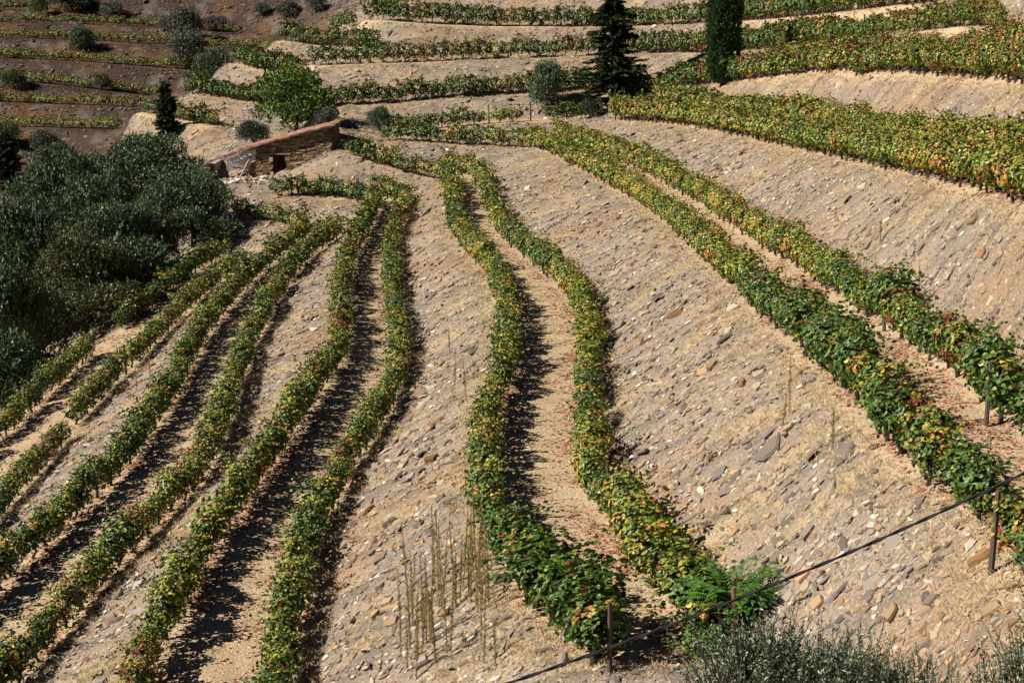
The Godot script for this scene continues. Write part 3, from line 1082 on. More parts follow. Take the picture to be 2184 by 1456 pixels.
func build_trees() -> void:
	# the olive grove in the ravine: x, z, top above sea of the scene, spread
	var grove := [
		[-28.6, -121.0, 10.6, 4.3, "tall grey green olive tree at the back of the grove, nearest the ruined shed"],
		[-22.6, -108.5, 9.1, 3.4, "rounded dark olive tree in front of the ruined shed"],
		[-33.5, -116.0, 9.6, 4.0, "broad olive tree behind the grove's middle, under the far hill"],
		[-26.6, -104.0, 7.6, 3.4, "silvery olive tree in the middle of the grove"],
		[-26.3, -93.0, 7.0, 3.3, "mossy green bushy tree in the grove above the lowest vine row"],
		[-29.5, -86.0, 6.6, 3.4, "olive tree at the frame's edge beside the lowest vine row"],
		[-26.2, -77.0, 4.6, 2.3, "lowest small olive at the near end of the grove"],
		[-23.9, -89.0, 4.8, 2.0, "low dark olive bush touching the lowest vine row"],
		[-32.5, -101.0, 8.0, 3.4, "olive tree at the grove's outer side above the bare earth patch"],
		[-30.0, -110.0, 8.6, 3.4, "grey olive tree between the two tallest of the grove"],
		[-24.6, -98.5, 6.2, 2.6, "olive tree leaning over the far end of the lowest vine row"],
		[-25.0, -113.5, 8.0, 2.6, "small olive squeezed between the shed and the grove"],
	]
	for i in grove.size():
		var q: Array = grove[i]
		var at := on_ground(q[0], q[1])
		var h: float = q[2] - at.y
		var moss: bool = i == 4 or i == 7 or i == 11
		round_tree("olive_tree" if not moss else "bushy_tree", q[4], "olive tree" if not moss else "tree", at, h * 1.04, Vector2(q[3], q[3]) * 1.22, "moss" if moss else "olive", i, "trees of the ravine grove")
	conifer("spruce_tree", "tall ragged dark spruce standing among the upper vine rows", on_ground(8.3, -129.6), 12.6, 3.2, 3, DARK, 0.12)
	cypress(on_ground(15.6, -115.8), 8.6, 1.18)
	conifer("young_conifer", "small dark pointed conifer at the edge of the olive grove", on_ground(-30.2, -136.0), 5.4, 1.6, 8, DARK, 0.0)
	conifer("young_conifer", "dark conifer at the frame's edge below the far hill", on_ground(-49.6, -152.0), 5.8, 2.1, 12, DARK, 0.0)
	round_tree("almond_tree", "fresh green leafy tree behind the ruined shed roof", "tree", on_ground(-18.0, -129.5), 5.2, Vector2(3.9, 2.6), "fresh", 21)
	round_tree("olive_tree", "lone small olive tree on the bank beside the spruce", "olive tree", on_ground(3.0, -133.0), 4.0, Vector2(2.0, 1.6), "olive", 22)
	round_tree("olive_bush", "small grey olive bush at the end of the sparse vine row", "bush", on_ground(-11.0, -128.8), 1.9, Vector2(1.1, 1.0), "olive", 23)
	round_tree("broom_bush", "grey green broom bush just above the shed roof", "bush", on_ground(-21.0, -125.8), 1.9, Vector2(1.8, 1.2), "grey", 24)
	round_tree("broom_bush", "grey bush under the green tree by the shed", "bush", on_ground(-15.3, -127.6), 1.9, Vector2(1.3, 1.1), "grey", 25)
	round_tree("dark_bush", "dark bush under the spruce beside the gold leaved row", "bush", on_ground(6.7, -130.2), 1.7, Vector2(1.0, 1.0), "dark", 26)
	# shrubs of the far hill
	var far := [
		[-42.2, -203.4, 4.2, 2.0, "grey", "upper of the two dark trees one above the other on the far hill"],
		[-40.5, -195.5, 4.2, 2.3, "grey", "lower of the two dark trees one above the other on the far hill"],
		[-35.0, -183.0, 3.8, 2.3, "olive", "round dark bush where the far hill meets the vineyard"],
		[-54.6, -199.2, 3.0, 1.5, "olive", "round green bush alone between two far hill rows"],
		[-60.0, -188.4, 2.2, 1.4, "moss", "olive green bush on a far hill terrace near the frame's edge"],
		[-49.6, -189.0, 1.8, 1.0, "moss", "small bush in the middle far hill row"],
		[-59.6, -214.0, 3.4, 3.2, "dark", "wide dark thicket on the far hill above its top row"],
		[-63.8, -212.8, 3.0, 1.2, "fresh", "bright yellow green bush beside the far hill's dark thicket"],
		[-53.8, -211.8, 2.0, 1.8, "grey", "grey bush above the far hill's top row"],
		[-51.5, -171.0, 2.4, 1.6, "grey", "grey bush below the lowest far hill row"],
		[-48.5, -166.5, 2.2, 1.3, "olive", "grey green bush beside the vine patch below the far hill"],
		[-33.0, -209.0, 1.6, 1.2, "grey", "small grey bush high in the gully, nearest the dark trees"],
		[-29.2, -206.0, 2.0, 1.5, "grey", "middle of three grey bushes high in the gully"],
		[-25.2, -203.4, 1.8, 1.4, "grey", "grey bush high in the gully above the shortest vine row"],
		[-39.2, -209.2, 1.7, 1.9, "heath", "purple brown heath bush high in the gully"],
		[-45.0, -207.0, 1.5, 1.3, "grey", "low grey bush beside the upper dark tree"],
		[-31.0, -176.0, 2.0, 1.5, "moss", "mossy bush in the gully behind the hill's nose"],
		[-56.0, -171.5, 2.2, 1.6, "moss", "mossy bush at the frame's edge below the far hill"],
	]
	for i in far.size():
		var q: Array = far[i]
		round_tree("hill_bush", q[5], "bush", on_ground(q[0], q[1]), q[2], Vector2(q[3], q[3]) * 1.1, q[4], 60 + i, "bushes of the far hill")
	# olives close to the camera, below it
	shoot_olive("olive tree with upright silvery shoots in the near corner", on_ground(3.7, -17.6), 14.22 - ground(3.7, -17.6), 0.34, 90, 1, [[-1.05, 0.94, 0.8], [-0.85, 0.99, 1.0], [-0.55, 1.0, 1.2], [-0.3, 0.98, 1.2], [0.0, 0.97, 1.3], [0.3, 0.955, 1.2], [0.55, 0.94, 1.0], [0.85, 0.93, 0.9], [1.15, 0.915, 0.7], [1.4, 0.95, 0.25], [1.5, 0.90, 0.5], [-0.9, 0.90, 0.9], [-0.4, 0.91, 1.2], [0.1, 0.90, 1.2], [0.6, 0.885, 1.0], [1.05, 0.875, 0.8]])
	shoot_olive("olive tree whose shoots rise at the near corner's edge", on_ground(6.35, -17.2), 14.2 - ground(6.35, -17.2), 0.26, 70, 2, [[-0.7, 0.93, 0.35], [-0.35, 0.95, 0.5], [0.0, 1.0, 1.0], [0.25, 0.98, 1.0], [0.45, 0.97, 1.0], [-0.1, 0.92, 0.8], [0.3, 0.90, 1.0]])
	shoot_olive("tall olive tree leaning in at the frame's edge below the cable", on_ground(6.85, -16.6), 16.1 - ground(6.85, -16.6), 0.22, 80, 3, [[-0.75, 0.92, 0.4], [-0.62, 0.99, 0.8], [-0.45, 0.95, 1.0], [-0.6, 0.90, 1.0], [-0.3, 0.98, 1.0], [-0.35, 0.89, 1.0], [-0.6, 0.84, 0.8]])

# ---------------------------------------------------------------- the ruined shed

func slab(outline: PackedVector2Array, z0: float, z1: float, col: Color) -> ArrayMesh:
	# an upright sheet of wall with thickness
	var g := Geo.new()
	var tri := Geometry2D.triangulate_polygon(outline)
	var n := outline.size()
	for z in [z0, z1]:
		for p in outline:
			g.v.append(Vector3(p.x, p.y, z))
			g.c.append(col)
	for i in range(0, tri.size(), 3):
		g.t.append_array([tri[i], tri[i + 1], tri[i + 2], n + tri[i], n + tri[i + 2], n + tri[i + 1]])
	for i in n:
		var k := (i + 1) % n
		g.t.append_array([i, k, n + k, i, n + k, n + i])
	return g.mesh()


func roof_y(x: float) -> float:
	return 11.98 + (x + 13.5) * 0.283 - 0.10 * sin((x + 23.5) / 10.0 * PI) * -1.2


func build_shed() -> void:
	rng.seed = 77
	var at := Vector3(-18.5, 7.4, -118.2)
	var o := thing("stone_shed", "ruined dry stone shed with a sagging red tile roof and fallen corner", "shed", at)
	var off := -at
	var place := func(n: Node3D) -> void: n.position += off
	var plaster := mat("plaster", Color(0.52, 0.48, 0.47), 0.9)
	plaster.albedo_texture = grey_noise(31, 0.02, Color(0.6, 0.58, 0.6), Color(1, 1, 1))
	plaster.uv1_triplanar = true
	plaster.uv1_scale = Vector3(0.4, 0.4, 0.4)
	var earth := mat("mortar", Color(0.085, 0.055, 0.035), 0.95)
	var old_wood := mat("old_wood", Color(0.30, 0.25, 0.23), 0.9)
	var red_wood := mat("red_wood", Color(0.10, 0.030, 0.020), 0.8)
	# front wall with its doorway, standing behind its stones
	var core := PackedVector2Array([Vector2(-20.5, 7.0), Vector2(-18.25, 7.0), Vector2(-18.25, 9.62), Vector2(-17.2, 9.62), Vector2(-17.2, 7.0), Vector2(-13.6, 7.0)])
	for k in 9:
		var x := lerpf(-13.6, -19.7, k / 8.0)
		core.append(Vector2(x, roof_y(x) - 0.16))
	core.append_array([Vector2(-20.25, 9.75), Vector2(-19.55, 9.35), Vector2(-19.75, 8.9), Vector2(-20.35, 8.7), Vector2(-20.3, 8.0)])
	var wall := part("front_wall", slab(core, -118.30, -118.75, Color(1, 1, 1)), earth, o)
	place.call(wall)
	var pier := PackedVector2Array([Vector2(-23.6, 7.0), Vector2(-22.9, 7.0), Vector2(-22.95, 8.9), Vector2(-23.6, 8.95)])
	var pw := part("corner_pier", slab(pier, -118.30, -119.0, Color(1, 1, 1)), earth, o)
	place.call(pw)
	var shapes := []
	for k in 6:
		var g := Geo.new()
		g.box(Transform3D(), Vector3(1, 1, 1), Color(1, 1, 1), 0.10, rng)
		shapes.append(g.mesh())
	var tones := [Color(0.31, 0.19, 0.10), Color(0.40, 0.25, 0.13), Color(0.25, 0.165, 0.105), Color(0.46, 0.36, 0.25), Color(0.20, 0.15, 0.115), Color(0.54, 0.47, 0.38)]
	var stone_mats := []
	for k in tones.size():
		var m := mat("wall_stone_%d" % k, tones[k], 0.9)
		m.albedo_texture = M.stone.albedo_texture
		m.uv1_triplanar = true
		m.uv1_scale = Vector3(1.2, 1.2, 1.2)
		stone_mats.append(m)
	var stones := []
	for side in [[core, -20.5, -13.6, 7.0, 12.0], [pier, -23.6, -22.9, 7.0, 9.0]]:
		var y: float = side[3]
		while y < side[4]:
			var h := rng.randf_range(0.055, 0.12)
			var x: float = side[1] + rng.randf_range(-0.2, 0.0)
			while x < side[2]:
				var w := rng.randf_range(0.14, 0.52)
				if Geometry2D.is_point_in_polygon(Vector2(x + w * 0.5, y + h * 0.5), side[0]) and Geometry2D.is_point_in_polygon(Vector2(x + w * 0.9, y + h * 0.6), side[0]) and rng.randf() > 0.03:
					stones.append([x + w * 0.5, y + h * 0.5, w - 0.012, h - 0.012, rng.randf_range(0.10, 0.17), rng.randi() % 6, rng.randi() % 6, rng.randf_range(-0.05, 0.05)])
				x += w
			y += h
	stones.sort_custom(func(a, b): return a[2] * a[3] > b[2] * b[3])
	var rest := Geo.new()
	for i in stones.size():
		var q: Array = stones[i]
		var xf := Transform3D(Basis(Vector3(0, 0, 1), q[7]) * Basis.from_scale(Vector3(q[2], q[3], q[4])), Vector3(q[0], q[1], -118.30 + q[4] * 0.35))
		if i < 300:
			var s := part("wall_stone", shapes[q[5]], stone_mats[q[6]], wall if q[0] > -22.0 else pw)
			s.transform = xf
		else:
			rest.box(xf, Vector3(1, 1, 1), tones[q[6]], 0.08, rng)
	var rm := part("small_stones", rest.mesh(), M.shard, wall)
	rm.set_meta("kind", "stuff")
	# the other walls
	var end_wall := PackedVector2Array([Vector2(-122.2, 8.0), Vector2(-118.76, 8.0), Vector2(-118.76, 11.75), Vector2(-122.2, 11.75)])
	var ew := part("end_wall", slab(end_wall, 0.0, 0.45, Color(1, 1, 1)), stone_mats[4], o)
	ew.transform = Transform3D(Basis(Vector3(0, 0, 1), Vector3(0, 1, 0), Vector3(-1, 0, 0)), Vector3(-13.6, 0, 0))
	place.call(ew)
	var side := PackedVector2Array([Vector2(-122.2, 7.0), Vector2(-119.02, 7.0), Vector2(-119.02, 8.85), Vector2(-122.2, 8.85)])
	var sw := part("inner_wall", slab(side, 0.0, 0.4, Color(1, 1, 1)), plaster, o)
	sw.transform = Transform3D(Basis(Vector3(0, 0, 1), Vector3(0, 1, 0), Vector3(-1, 0, 0)), Vector3(-22.9, 0, 0))
	place.call(sw)
	var back := PackedVector2Array([Vector2(-23.3, 7.0), Vector2(-13.6, 7.0)])
	for k in 6:
		var x := lerpf(-13.6, -23.3, k / 5.0)
		back.append(Vector2(x, roof_y(x) - 0.2))
	var bw := part("back_wall", slab(back, -122.22, -122.6, Color(1, 1, 1)), plaster, o)
	place.call(bw)
	# a cross wall inside, plastered, that the fallen corner lets one see
	var cross := PackedVector2Array([Vector2(-22.15, 7.0), Vector2(-20.3, 7.0), Vector2(-20.3, 9.6), Vector2(-22.15, 9.2)])
	var cw := part("partition", slab(cross, -120.2, -120.4, Color(1, 1, 1)), plaster, o)
	place.call(cw)
	var g2 := Geo.new()
	for q in [[-20.1, 9.55, 0.95, 0.75, 0.25], [-20.45, 9.15, 0.85, 0.55, -0.3], [-19.95, 9.85, 0.8, 0.5, 0.1], [-20.95, 9.45, 0.9, 0.26, 0.5], [-21.3, 9.2, 0.5, 0.18, -0.6]]:
		g2.box(Transform3D(Basis(Vector3(0, 0, 1), q[4]), Vector3(q[0], q[1], -118.22)), Vector3(q[2], q[3], 0.05), Color(0.80, 0.79, 0.80), 0.12, rng)
	var chunk := part("broken_plaster", g2.mesh(), M.shard, o)
	place.call(chunk)
	# doorway: lintel, jamb stones and a door standing half open
	var lin := Geo.new()
	lin.box(Transform3D(Basis(), Vector3(-17.72, 9.70, -118.26)), Vector3(1.7, 0.12, 0.25), Color(1, 1, 1), 0.03, rng)
	var lp := part("lintel", lin.mesh(), old_wood, o)
	place.call(lp)
	for q in [[-18.40, 9.28, 0.26, 0.32], [-18.36, 8.15, 0.24, 0.3]]:
		var jg := Geo.new()
		jg.box(Transform3D(Basis(), Vector3(q[0], q[1], -118.22)), Vector3(q[2], q[3], 0.2), Color(0.52, 0.42, 0.35), 0.06, rng)
		var jp := part("jamb_stone", jg.mesh(), M.shard, o)
		place.call(jp)
	var dg := Geo.new()
	for k in 3:
		dg.box(Transform3D(Basis(Vector3.UP, 1.1), Vector3(-18.15 + 0.09 * k, 8.65, -118.5 - 0.17 * k)), Vector3(0.185, 1.85, 0.035), Color(1, 1, 1), 0.01, rng)
	var dp := part("door", dg.mesh(), red_wood, o)
	place.call(dp)
	# fallen roof timbers
	var tim := [[Vector3(-19.9, 9.55, -118.15), Vector3(-20.85, 7.75, -117.9), 0.085], [Vector3(-21.6, 9.35, -118.6), Vector3(-20.7, 8.85, -118.4), 0.05], [Vector3(-21.5, 8.6, -119.0), Vector3(-19.9, 8.4, -118.9), 0.045], [Vector3(-20.6, 8.5, -118.2), Vector3(-20.0, 8.0, -118.0), 0.06], [Vector3(-21.1, 8.1, -118.2), Vector3(-20.8, 7.85, -117.9), 0.05]]
	for q in tim:
		var tg := Geo.new()
		tg.tube([q[0], (q[0] as Vector3).lerp(q[1], 0.5), q[1]], [q[2], q[2], q[2] * 0.9], 5, Color(1, 1, 1))
		var tp := part("timber", tg.mesh(), old_wood, o)
		place.call(tp)
	# roof: a deck on rafters, then curved tiles lapped down the slope
	var deck := Geo.new()
	for k in 20:
		var x0 := lerpf(-13.45, -20.2, k / 20.0)
		var x1 := lerpf(-13.45, -20.2, (k + 1) / 20.0)
		var y0 := roof_y(x0) - 0.14
		var y1 := roof_y(x1) - 0.14
		var b := deck.v.size()
		for q in [Vector3(x0, y0, -118.0), Vector3(x1, y1, -118.0), Vector3(x1, y1, -122.7), Vector3(x0, y0, -122.7), Vector3(x0, y0 - 0.05, -118.0), Vector3(x1, y1 - 0.05, -118.0), Vector3(x1, y1 - 0.05, -122.7), Vector3(x0, y0 - 0.05, -122.7)]:
			deck.v.append(q)
			deck.c.append(Color(1, 1, 1))
		deck.t.append_array([b, b + 1, b + 2, b, b + 2, b + 3, b + 4, b + 6, b + 5, b + 4, b + 7, b + 6, b, b + 5, b + 1, b, b + 4, b + 5])
	var roof := part("roof", deck.mesh(), old_wood, o)
	place.call(roof)
	var clay := [Color(0.20, 0.065, 0.048), Color(0.26, 0.095, 0.070), Color(0.17, 0.070, 0.058), Color(0.30, 0.20, 0.16), Color(0.26, 0.23, 0.21)]
	var clay_mats := []
	for k in clay.size():
		var m := mat("clay_%d" % k, clay[k], 0.9)
		m.albedo_texture = M.stone.albedo_texture
		m.uv1_triplanar = true
		m.uv1_scale = Vector3(1.0, 1.0, 1.0)
		clay_mats.append(m)
	var tile := func(g: Geo, xf: Transform3D, col: Color) -> void:
		var b := g.v.size()
		for e in 2:
			for k in 5:
				var a := PI * k / 4.0
				var r := 0.115 if e == 0 else 0.095
				g.v.append(xf * Vector3(-0.24 + 0.48 * e, sin(a) * r, cos(a) * r))
				g.c.append(col)
		for k in 4:
			g.t.append_array([b + k, b + 5 + k, b + 6 + k, b + k, b + 6 + k, b + k + 1])
	var one := Geo.new()
	tile.call(one, Transform3D(), Color(1, 1, 1))
	var tile_mesh := one.mesh()
	var lot := Geo.new()
	for r in 21:
		for k in 26:
			var x := -13.6 - k * 0.385
			if x < -21.4 and rng.randf() < 0.18 + 0.22 * float(k - 20) / 6.0 and r > 1:
				continue
			if x < -20.5 and r > 3:
				continue
			var z := -117.95 - r * 0.225
			var sag := rng.randf_range(-0.02, 0.02) - (0.05 + 0.06 * sin(r * 1.3) if x < -21.0 else 0.0)
			var xf := Transform3D(Basis(Vector3.UP, rng.randf_range(-0.07, 0.07)) * Basis(Vector3(0, 0, 1), 0.28 + rng.randf_range(-0.03, 0.03)), Vector3(x, roof_y(x) - 0.11 + sag, z))
			if r < 2:
				var tp := part("roof_tile", tile_mesh, clay_mats[rng.randi() % 5], roof)
				tp.transform = xf
			else:
				tile.call(lot, xf, clay[rng.randi() % 5])
	var lt := part("roof_tiles", lot.mesh(), M.shard, roof)
	lt.set_meta("kind", "stuff")
	# ridge stones at the high end and rubble before the fallen corner
	var ridge := Geo.new()
	for k in 12:
		ridge.box(Transform3D(Basis(Vector3.UP, rng.randf_range(-0.3, 0.3)), Vector3(-13.55 + rng.randf_range(-0.1, 0.15), 11.93 + rng.randf_range(0, 0.1), -118.3 - k * 0.36)), Vector3(0.5, 0.07, 0.4), tones[rng.randi() % 6], 0.15, rng)
	var rp := part("ridge_slabs", ridge.mesh(), M.shard, roof)
	rp.set_meta("kind", "stuff")
	var rubble := Geo.new()
	for k in 120:
		var x := -20.6 + rng.randfn(0.0, 1.3)
		var z := -116.9 + rng.randf_range(-1.2, 0.9)
		var pale: bool = rng.randf() < 0.45
		rubble.box(Transform3D(Basis.from_euler(rvec() * 0.6), Vector3(x, ground(x, z) + 0.05, z)), Vector3(rng.randf_range(0.1, 0.4), rng.randf_range(0.06, 0.18), rng.randf_range(0.1, 0.3)), Color(0.56, 0.53, 0.51) if pale else tones[rng.randi() % 6], 0.2, rng)
	var rb := part("rubble", rubble.mesh(), M.shard, self)
	rb.set_meta("kind", "stuff")
	rb.set_meta("label", "heap of fallen plaster and stones before the shed's broken corner")
	rb.set_meta("category", "rubble")

# ---------------------------------------------------------------- stones, plants, cable

func flat_stone(s: int, thick: float, sides: int) -> ArrayMesh:
	# a split piece of schist: a many-sided plate with broken edges, one metre long
	var r := RandomNumberGenerator.new()
	r.seed = 900 + s
	var g := Geo.new()
	var w := Color(1, 1, 1)
	var a0 := r.randf() * TAU
	for lv in 3:
		for k in sides:
			var a := a0 + TAU * k / sides + sin(k * 2.3 + s) * 0.25
			var rr: float = (0.5 + 0.12 * sin(k * 3.7 + s * 1.9)) * [0.94, 1.0, 0.86][lv]
			g.v.append(Vector3(cos(a) * rr, [-0.5, 0.1, 0.5][lv] * thick + r.randf_range(-0.06, 0.06) * thick * 2.0, sin(a) * rr * 0.62))
			g.c.append(w)
	for lv in 2:
		for k in sides:
			var k2 := (k + 1) % sides
			g.t.append_array([lv * sides + k, (lv + 1) * sides + k, (lv + 1) * sides + k2, lv * sides + k, (lv + 1) * sides + k2, lv * sides + k2])
	for k in range(1, sides - 1):
		g.t.append_array([2 * sides, 2 * sides + k + 1, 2 * sides + k])
	return g.mesh()


func lie_on(x: float, z: float, tilt: float, spin: float) -> Basis:
	# lying on the slope with its length along the bedding of the rock
	var up := slope(x, z)
	var along := Vector3(0.86, 0.42, -0.22)
	along = (along - up * along.dot(up)).normalized()
	var b := Basis(along, up, along.cross(up))
	return b * Basis(Vector3.UP, spin) * Basis(Vector3.RIGHT, tilt)


const STONES := [
	3.94, -83.3, 0.50, 0.35, 0, "small white stone on the central bank near the terrace's far bend",
	14.02, -53.7, 0.42, 0.35, 0, "white stone on the bank below the gold leaved row",
	7.66, -52.5, 0.52, 0.30, 0, "pale stone touching the outer row above the central bank",
	6.06, -30.3, 0.46, 0.22, 4, "pale slab with a rust stain lying near the fern clump",
	8.45, -26.2, 0.48, 0.30, 2, "tan orange boulder under the near vine by the cable",
	6.06, -56.2, 0.95, 0.20, 3, "long dark rusty slab high on the central bank",
	4.95, -55.2, 0.62, 0.22, 3, "rust brown slab, upper of two close together on the central bank",
	4.86, -53.2, 0.50, 0.25, 2, "rust brown slab, lower of two close together on the central bank",
	7.00, -34.6, 0.42, 0.25, 1, "tan upright slab on the central bank below the near vines",
	7.75, -41.5, 0.85, 0.16, 1, "long pale slab jutting from the bank under the green vines",
	6.66, -43.2, 0.34, 0.40, 2, "rounded brown stone on the central bank",
	3.92, -50.4, 1.30, 0.10, 1, "longest tan slab, low on the central bank by the inner row",
	-2.60, -47.8, 0.52, 0.28, 3, "rusty stone beside the third terrace's inner row",
	-4.02, -42.2, 0.38, 0.30, 1, "tan squarish stone low on the third bank",
	-5.66, -93.9, 0.55, 0.35, 3, "rusty boulder high on the bank by the terrace bend",
	6.87, -48.8, 0.62, 0.18, 5, "dark grey slab lying on the central bank",
	7.53, -33.6, 0.75, 0.16, 5, "grey slab heading a pile of grey slabs under the near vines",
	6.44, -37.1, 0.95, 0.14, 5, "broad grey slab in the middle of the central bank",
	-0.92, -32.7, 0.24, 0.40, 0, "bluish white stone among the tall weeds",
	-4.19, -36.0, 0.26, 0.40, 2, "orange stone by the third terrace's near end",
	12.12, -44.2, 0.32, 0.35, 3, "rust coloured stone above the inner green row",
	13.68, -44.4, 0.52, 0.18, 2, "flat orange slab on the bank at the frame's edge",
	-11.52, -118.1, 0.75, 0.14, 0, "pale flat slab on the grassy bank beside the shed",
	14.56, -89.6, 1.3, 0.10, 1, "wide flat slab at the foot of the gold leaved row",
	7.60, -26.2, 0.34, 0.30, 5, "grey stone below the cable, one of the highest of that scree",
	8.13, -24.4, 0.42, 0.30, 1, "tan grey boulder at the frame's edge below the cable",
	6.99, -26.7, 0.40, 0.28, 1, "buff boulder in the scree above the near olive",
	5.27, -38.8, 0.40, 0.28, 3, "rusty angular stone halfway down the central bank",
	7.35, -33.0, 0.62, 0.16, 5, "lower grey slab of the pile under the near vines",
	7.72, -34.4, 0.55, 0.18, 5, "upper grey slab of the pile under the near vines",
	3.20, -44.0, 0.42, 0.30, 3, "dark rusty stone beside the central terrace's inner row",
	9.05, -66.0, 0.45, 0.25, 1, "tan stone under the golden outer row",
]


func build_stones() -> void:
	var tones := [Color(0.66, 0.63, 0.59), Color(0.44, 0.35, 0.24), Color(0.42, 0.26, 0.14), Color(0.22, 0.125, 0.06), Color(0.58, 0.54, 0.50), Color(0.25, 0.235, 0.22)]
	var mats := []
	for k in tones.size():
		var m := mat("boulder_%d" % k, tones[k], 0.85)
		m.albedo_texture = grey_noise(60 + k, 0.03, Color(0.55, 0.50, 0.45) if k != 4 else Color(0.75, 0.42, 0.22), Color(1, 1, 1))
		m.uv1_triplanar = true
		m.uv1_scale = Vector3(1.6, 1.6, 1.6)
		mats.append(m)
	rng.seed = 88
	for i in range(0, STONES.size(), 6):
		var x: float = STONES[i]
		var z: float = STONES[i + 1]
		var l: float = STONES[i + 2]
		var o := part(numbered("loose_stone"), flat_stone(i, STONES[i + 3], 7 + i % 3), mats[STONES[i + 4]], self)
		o.transform = Transform3D(lie_on(x, z, rng.randf_range(-0.3, 0.3), rng.randf_range(-0.5, 0.5)) * Basis.from_scale(Vector3(l, l, l * rng.randf_range(0.9, 1.2))), on_ground(x, z) + slope(x, z) * (l * STONES[i + 3] * 0.3))
		tag(o, STONES[i + 5], "stone", "loose stones on the banks")


func weed(label: String, at: Vector3, h: float, green: float, s: int) -> void:
	# a dried fleabane stalk: one thin stem with short upright side leaves
	rng.seed = 7000 + s
	var w := Geo.new()
	var g := Geo.new()
	var lean := Vector3(rng.randf_range(-0.07, 0.07), 1, rng.randf_range(-0.05, 0.05)).normalized()
	var stem := Color(0.30, 0.20, 0.10).lerp(Color(0.16, 0.19, 0.06), green)
	w.tube([Vector3(0, -0.1, 0), lean * (h * 0.5) + rvec() * 0.02, lean * h], [0.012, 0.010, 0.004], 4, stem)
	var n := int(h * 170)
	for i in n:
		var t := float(i) / n
		var thin := 0.4 + 0.6 * sin(clampf(t * 1.15, 0, 1) * PI)
		var out := (lean * rng.randf_range(0.6, 1.4) + rdir() * 0.7).normalized()
		var dry := Color(0.34, 0.24, 0.11).lerp(Color(0.17, 0.22, 0.06), clampf(green + rng.randf_range(-0.35, 0.35), 0, 1))
		g.blade(lean * (h * t), out, out.cross(rdir()).normalized(), rng.randf_range(0.06, 0.16) * thin, 0.008, dry)
	var o := thing("tall_weed", label, "weed", at, 0.0, "tall dry weeds")
	part("stem", w.mesh(), M.straw, o)
	part("leaves", g.mesh(), M.straw, o)


